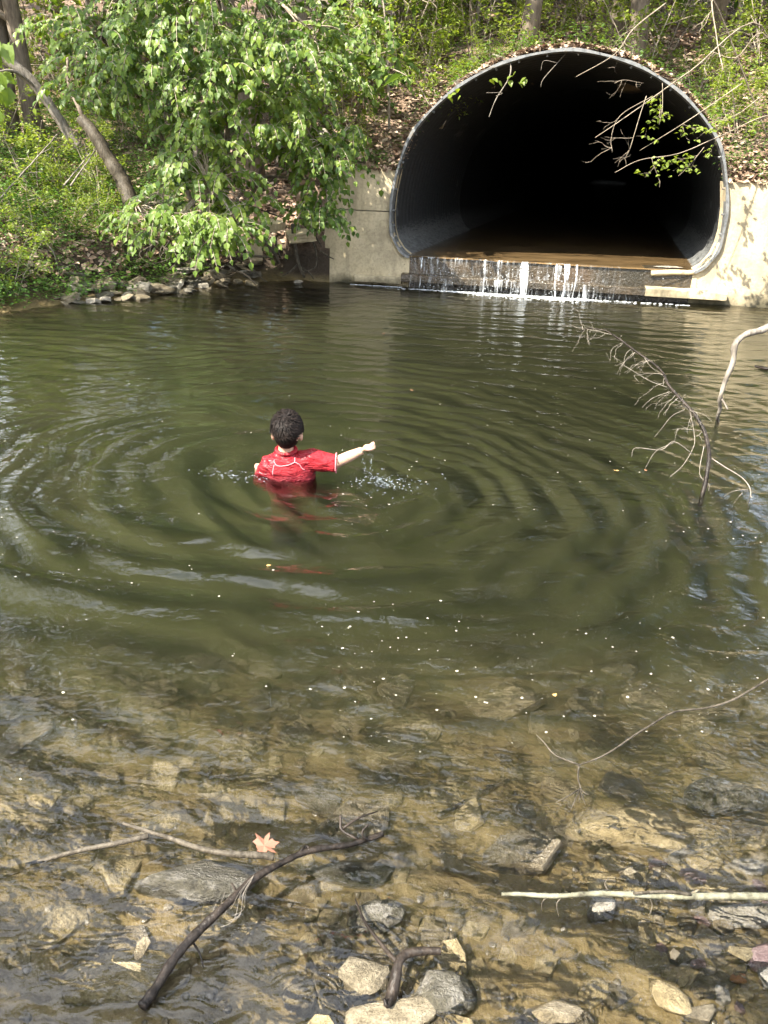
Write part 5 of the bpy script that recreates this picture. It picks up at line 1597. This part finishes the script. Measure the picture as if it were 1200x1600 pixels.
rt2 = []
for k_ in range(16):
    px0 = q_.uniform(225, 375); py0 = q_.uniform(372, 392)
    Y0 = 10.0 + (px0 - 225) / 150 * 0.8 + q_.normal(0, 0.05)
    rt2.append(([Yp(px0, py0, Y0), Yp(px0 + q_.normal(0, 14), py0 + q_.uniform(10, 22), Y0 - 0.06), Yp(px0 + q_.normal(0, 26), py0 + q_.uniform(24, 42), Y0 - 0.10)], q_.uniform(0.006, 0.014), 0.003))
wood_thing('exposed_root', 'thin roots trailing down the dark bank under the bush', 'roots', 'grey_bark', rt2[0][0], 0.014, 0.005, rt2[1:], part='root')
# broken concrete lumps under the roots
def slab(name, c, size, rz, tilt, label):
    g = MB()
    bm = bmesh.new(); bmesh.ops.create_cube(bm, size=1)
    bmesh.ops.subdivide_edges(bm, edges=bm.edges[:], cuts=4, use_grid_fill=True)
    for v in bm.verts:
        n = mnoise.noise(v.co * 3 + Vector(c)) * 0.10
        v.co = Vector((v.co.x * size[0], v.co.y * size[1], v.co.z * size[2])) * (1 + n)
    me = bpy.data.meshes.new(name); bm.to_mesh(me); bm.free()
    o = link(name, me, M['concrete'])
    o.location = [float(q) for q in c]; o.rotation_euler = (tilt[0], tilt[1], rz)
    return tag(o, label, 'slab')
slab('broken_slab', Yp(470, 368, 11.15), (0.34, 0.4, 0.10), 0.2, (0.1, -0.15), 'broken slab of concrete jutting from the bank over the roots')
slab('broken_slab', Yp(425, 352, 11.25), (0.24, 0.3, 0.10), -0.3, (0.1, 0.1), 'smaller broken concrete lump next to the jutting slab')
slab('broken_slab', Yp(398, 392, 11.1), (0.16, 0.2, 0.22), 0.4, (0.0, 0.1), 'upright concrete lump half buried behind the roots')

# ------------------------------------------------------------------ drooping twigs over the culvert mouth
def drooping():
    q_ = np.random.default_rng(15)
    o = empty('drooping_shrub', np.array(W(5.6, 0.9, 1.75)))
    tag(o, 'almost bare shrub drooping its long pale twigs over the culvert mouth', 'shrub')
    arcs = [([(1190, 40, 10.4), (1080, 110, 9.9), (1010, 160, 9.6), (960, 195, 9.5), (930, 215, 9.4)], 0.012, 0.004), ([(1040, 5, 10.6), (990, 45, 10.2), (960, 85, 10.0), (900, 120, 9.9)], 0.011, 0.004),
            ([(1210, 180, 9.7), (1120, 215, 9.4), (1060, 240, 9.2), (1000, 250, 9.1), (960, 270, 9.0)], 0.010, 0.003), ([(1160, 130, 9.9), (1080, 185, 9.6), (1000, 235, 9.4)], 0.009, 0.003), ([(1010, 150, 9.6), (1000, 180, 9.5), (985, 230, 9.4), (978, 245, 9.4)], 0.006, 0.003),
            ([(1035, 130, 9.7), (1035, 165, 9.6), (1030, 195, 9.6)], 0.005, 0.003), ([(1020, 150, 9.6), (970, 180, 9.5), (955, 215, 9.45), (957, 238, 9.4)], 0.005, 0.003), ([(1120, 10, 10.6), (1120, 60, 10.3), (1130, 110, 10.0)], 0.014, 0.008), ([(1200, 60, 10.2), (1150, 90, 10.2), (1110, 80, 10.3)], 0.010, 0.005),
            ([(960, 130, 9.8), (975, 125, 9.8), (1005, 130, 9.8)], 0.004, 0.002), ([(1190, 150, 9.5), (1150, 180, 9.4), (1115, 190, 9.3)], 0.006, 0.003), ([(1100, 230, 9.2), (1080, 255, 9.15), (1060, 275, 9.1)], 0.004, 0.002)]
    g0 = MB(); g0.add(LEAF, LEAF_F)
    me = g0.mesh('leaf'); me.materials.append(M['leaf_shrub'])
    root = np.array(W(5.6, 0.9, 1.75))
    ends = []
    for j, (arc, r0, r1) in enumerate(arcs):
        pts = [Yp(*a) for a in arc]
        if j in (0, 2, 7, 8):
            pts = [root + q_.normal(0, 0.08, 3)] + pts
        ln = smooth_line(pts, 6)
        g = MB(); g.tube(local(o, ln), np.linspace(r0, r1, len(ln)) * 0.7, 6)
        st = g.build('stem', M['twig'], o, True)
        for k, (b, ra, rb) in enumerate(grow_twigs(pts, 4, 0.28, r1 * 0.7, 60 + j, (-0.6, -0.2, -0.5))):
            g = MB(); g.tube(local(o, b), np.linspace(ra, rb, len(b)), 4)
            g.build('twig', M['twig'], st)
            if (j in (2, 3, 5, 10, 11)):
                ends.append(b)
    for b in ends:
        for _ in range(5):
            p = b[q_.integers(1, len(b))] + q_.normal(0, 0.02, 3)
            S = q_.uniform(0.035, 0.06)
            X = unit(np.array([q_.normal(0, 0.8), q_.normal(0, 0.8), -0.3])); U = np.array([0, -0.3, 1.0]) + q_.normal(0, 0.3, 3)
            Yv = unit(np.cross(U, X)); Zv = np.cross(X, Yv)
            lf = link('leaf', me, None, o)
            mt = np.eye(4); mt[:3, 0], mt[:3, 1], mt[:3, 2] = X * S, Yv * S, Zv * S
            mt[:3, 3] = local(o, p)
            lf.matrix_local = Matrix(mt.tolist())
    # and the sprig hanging over the crown of the arch
    o2 = empty('hanging_sprig', Yp(800, 92, 11.0))
    tag(o2, 'leafy dead sprig hanging from the top of the culvert rim', 'sprig')
    for arc, r0, r1 in (([(770, 85, 11.1), (795, 95, 10.9), (796, 120, 10.8), (775, 155, 10.75), (764, 183, 10.75)], 0.010, 0.004), ([(795, 100, 10.9), (760, 108, 10.85), (700, 130, 10.8)], 0.006, 0.002), ([(885, 83, 10.9), (865, 105, 10.8), (848, 125, 10.75), (845, 136, 10.75)], 0.005, 0.002), ([(870, 98, 10.8), (850, 95, 10.8), (845, 110, 10.78)], 0.003, 0.002), ([(775, 150, 10.75), (785, 145, 10.75), (760, 145, 10.75)], 0.003, 0.002)):
        ln = smooth_line([Yp(*a) for a in arc], 5)
        g = MB(); g.tube(local(o2, ln), np.linspace(r0, r1, len(ln)), 6); g.build('stem', M['dead_white'], o2, True)
    for px, py in ((712, 145), (720, 150), (702, 152), (716, 138), (770, 122), (778, 126), (800, 118), (806, 112), (815, 125), (820, 122), (810, 128), (765, 124), (797, 125), (705, 148), (822, 120)):
        p = Yp(px, py, 10.8); S = q_.uniform(0.07, 0.11)
        X = unit(np.array([q_.normal(0, 0.8), q_.normal(0, 0.5), -0.4])); U = np.array([0, -0.6, 0.8]) + q_.normal(0, 0.3, 3)
        Yv = unit(np.cross(U, X)); Zv = np.cross(X, Yv)
        lf = link('leaf', me, None, o2)
        mt = np.eye(4); mt[:3, 0], mt[:3, 1], mt[:3, 2] = X * S, Yv * S, Zv * S
        mt[:3, 3] = local(o2, p)
        lf.matrix_local = Matrix(mt.tolist())
drooping()

# ------------------------------------------------------------------ floating petals and leaves
r_ = np.random.default_rng(19)
P, S = [], []
while len(P) < 420:
    px, py = r_.uniform(520, 1200) if r_.uniform() < 0.8 else r_.uniform(0, 600), r_.uniform(500, 1180)
    if r_.uniform() > 1.1 - abs(py - 720) / 520:
        continue
    p_ = at_z(px, py)
    if float(fbm(p_[:1] * 1.3, p_[1:2] * 1.3, 3, 90)[0]) < r_.uniform(-0.25, 0.2):
        continue
    P.append((p_[0], p_[1], float(wave(p_[:1], p_[1:2])[0]) + 0.0035)); S.append(0.0016 + 0.0045 * r_.uniform() ** 2)
hexa = np.array([(math.cos(a), 0.8 * math.sin(a), 0.08 * math.cos(2 * a)) for a in np.arange(6) * math.pi / 3])
P, S = np.array(P), np.array(S)
dr = r_.normal(0, 1, P.shape); dr[:, 2] = 0
g = MB(); g.many(place(hexa, P, dr, np.tile([0, 0, 1.0], (len(P), 1)), S), [(0, 1, 2, 3, 4, 5)])
tag(g.build('petal_litter', simple('petal', (0.33, 0.31, 0.25), 0.6)), kind='stuff')
# the big orange-brown leaf lodged at the grey stick
def lobed_leaf(name, loc, size, rz, mat, label, lobes=5):
    half = [(1.0, 0.0), (0.72, 0.12), (0.62, 0.28), (0.40, 0.22), (0.52, 0.45), (0.62, 0.78), (0.34, 0.62), (0.18, 0.42), (0.02, 0.62), (-0.22, 0.86), (-0.18, 0.52), (-0.46, 0.42), (-0.30, 0.16), (-0.34, 0.03)]
    ring = half + [(x, -y) for x, y in half[::-1] if y > 0]
    v = [(0.1, 0, 0.0)] + [(x, y, 0.10 * math.sin(4 * math.atan2(y, x)) * math.hypot(x, y) + 0.12 * abs(y)) for x, y in ring]
    n = len(ring)
    f = [(0, 1 + k, 1 + (k + 1) % n) for k in range(n)]
    g = MB(); g.add(np.array(v) * size, f)
    o = g.build(name, mat)
    o.location = [float(c) for c in loc]; o.rotation_euler = (0.1, 0.05, rz)
    return tag(o, label, 'leaf')
brown = simple('brown_leaf', (0.26, 0.125, 0.065), 0.6)
yel = simple('yellow_leaf', (0.48, 0.30, 0.10), 0.6)
lobed_leaf('floating_leaf', Z(410, 1322, 0.016), 0.042, 0.4, simple('salmon_leaf', (0.22, 0.095, 0.06), 0.6), 'orange-brown lobed dead leaf lodged beside the grey forked stick')
for px, py, sz, m, lab in ((963, 738, 0.018, yel, 'yellow dead leaf afloat near the many-twigged branch'), (1008, 737, 0.012, brown, 'small brown leaf afloat under the many-twigged branch'), (643, 610, 0.016, brown, 'single brown leaf afloat before the culvert reflection'), (420, 881, 0.012, yel, 'tiny yellow leaf afloat in front of the child'), (600, 523, 0.02, brown, 'brown leaf afloat below the waterfall'), (866, 1088, 0.010, yel, 'pale leaf afloat over the shallows beside the twig')):
    p_ = Z(px, py)
    lobed_leaf('floating_leaf', (p_[0], p_[1], float(wave(p_[:1], p_[1:2])[0]) + 0.005), sz, px * 0.1, m, lab)
# dry grass looped over the branch
g = MB()
o = empty('dry_grass_tuft', Z(370, 1420, 0.05)); tag(o, 'loop of dry grass caught on the long dark branch', 'grass tuft')
for k in range(6):
    a, b = r_.normal(0, 8), r_.normal(0, 8)
    ln = smooth_line([Z(398, 1365, 0.06), Z(380 + a * 0.5, 1395, 0.07), Z(372 + a, 1430 + b, 0.04), Z(345 + a, 1440 + b, 0.015), Z(350 + a, 1420 + b, 0.03)], 5)
    g = MB(); g.tube(local(o, ln), 0.00045, 4); g.build('blade', M['dead_white'], o, True)
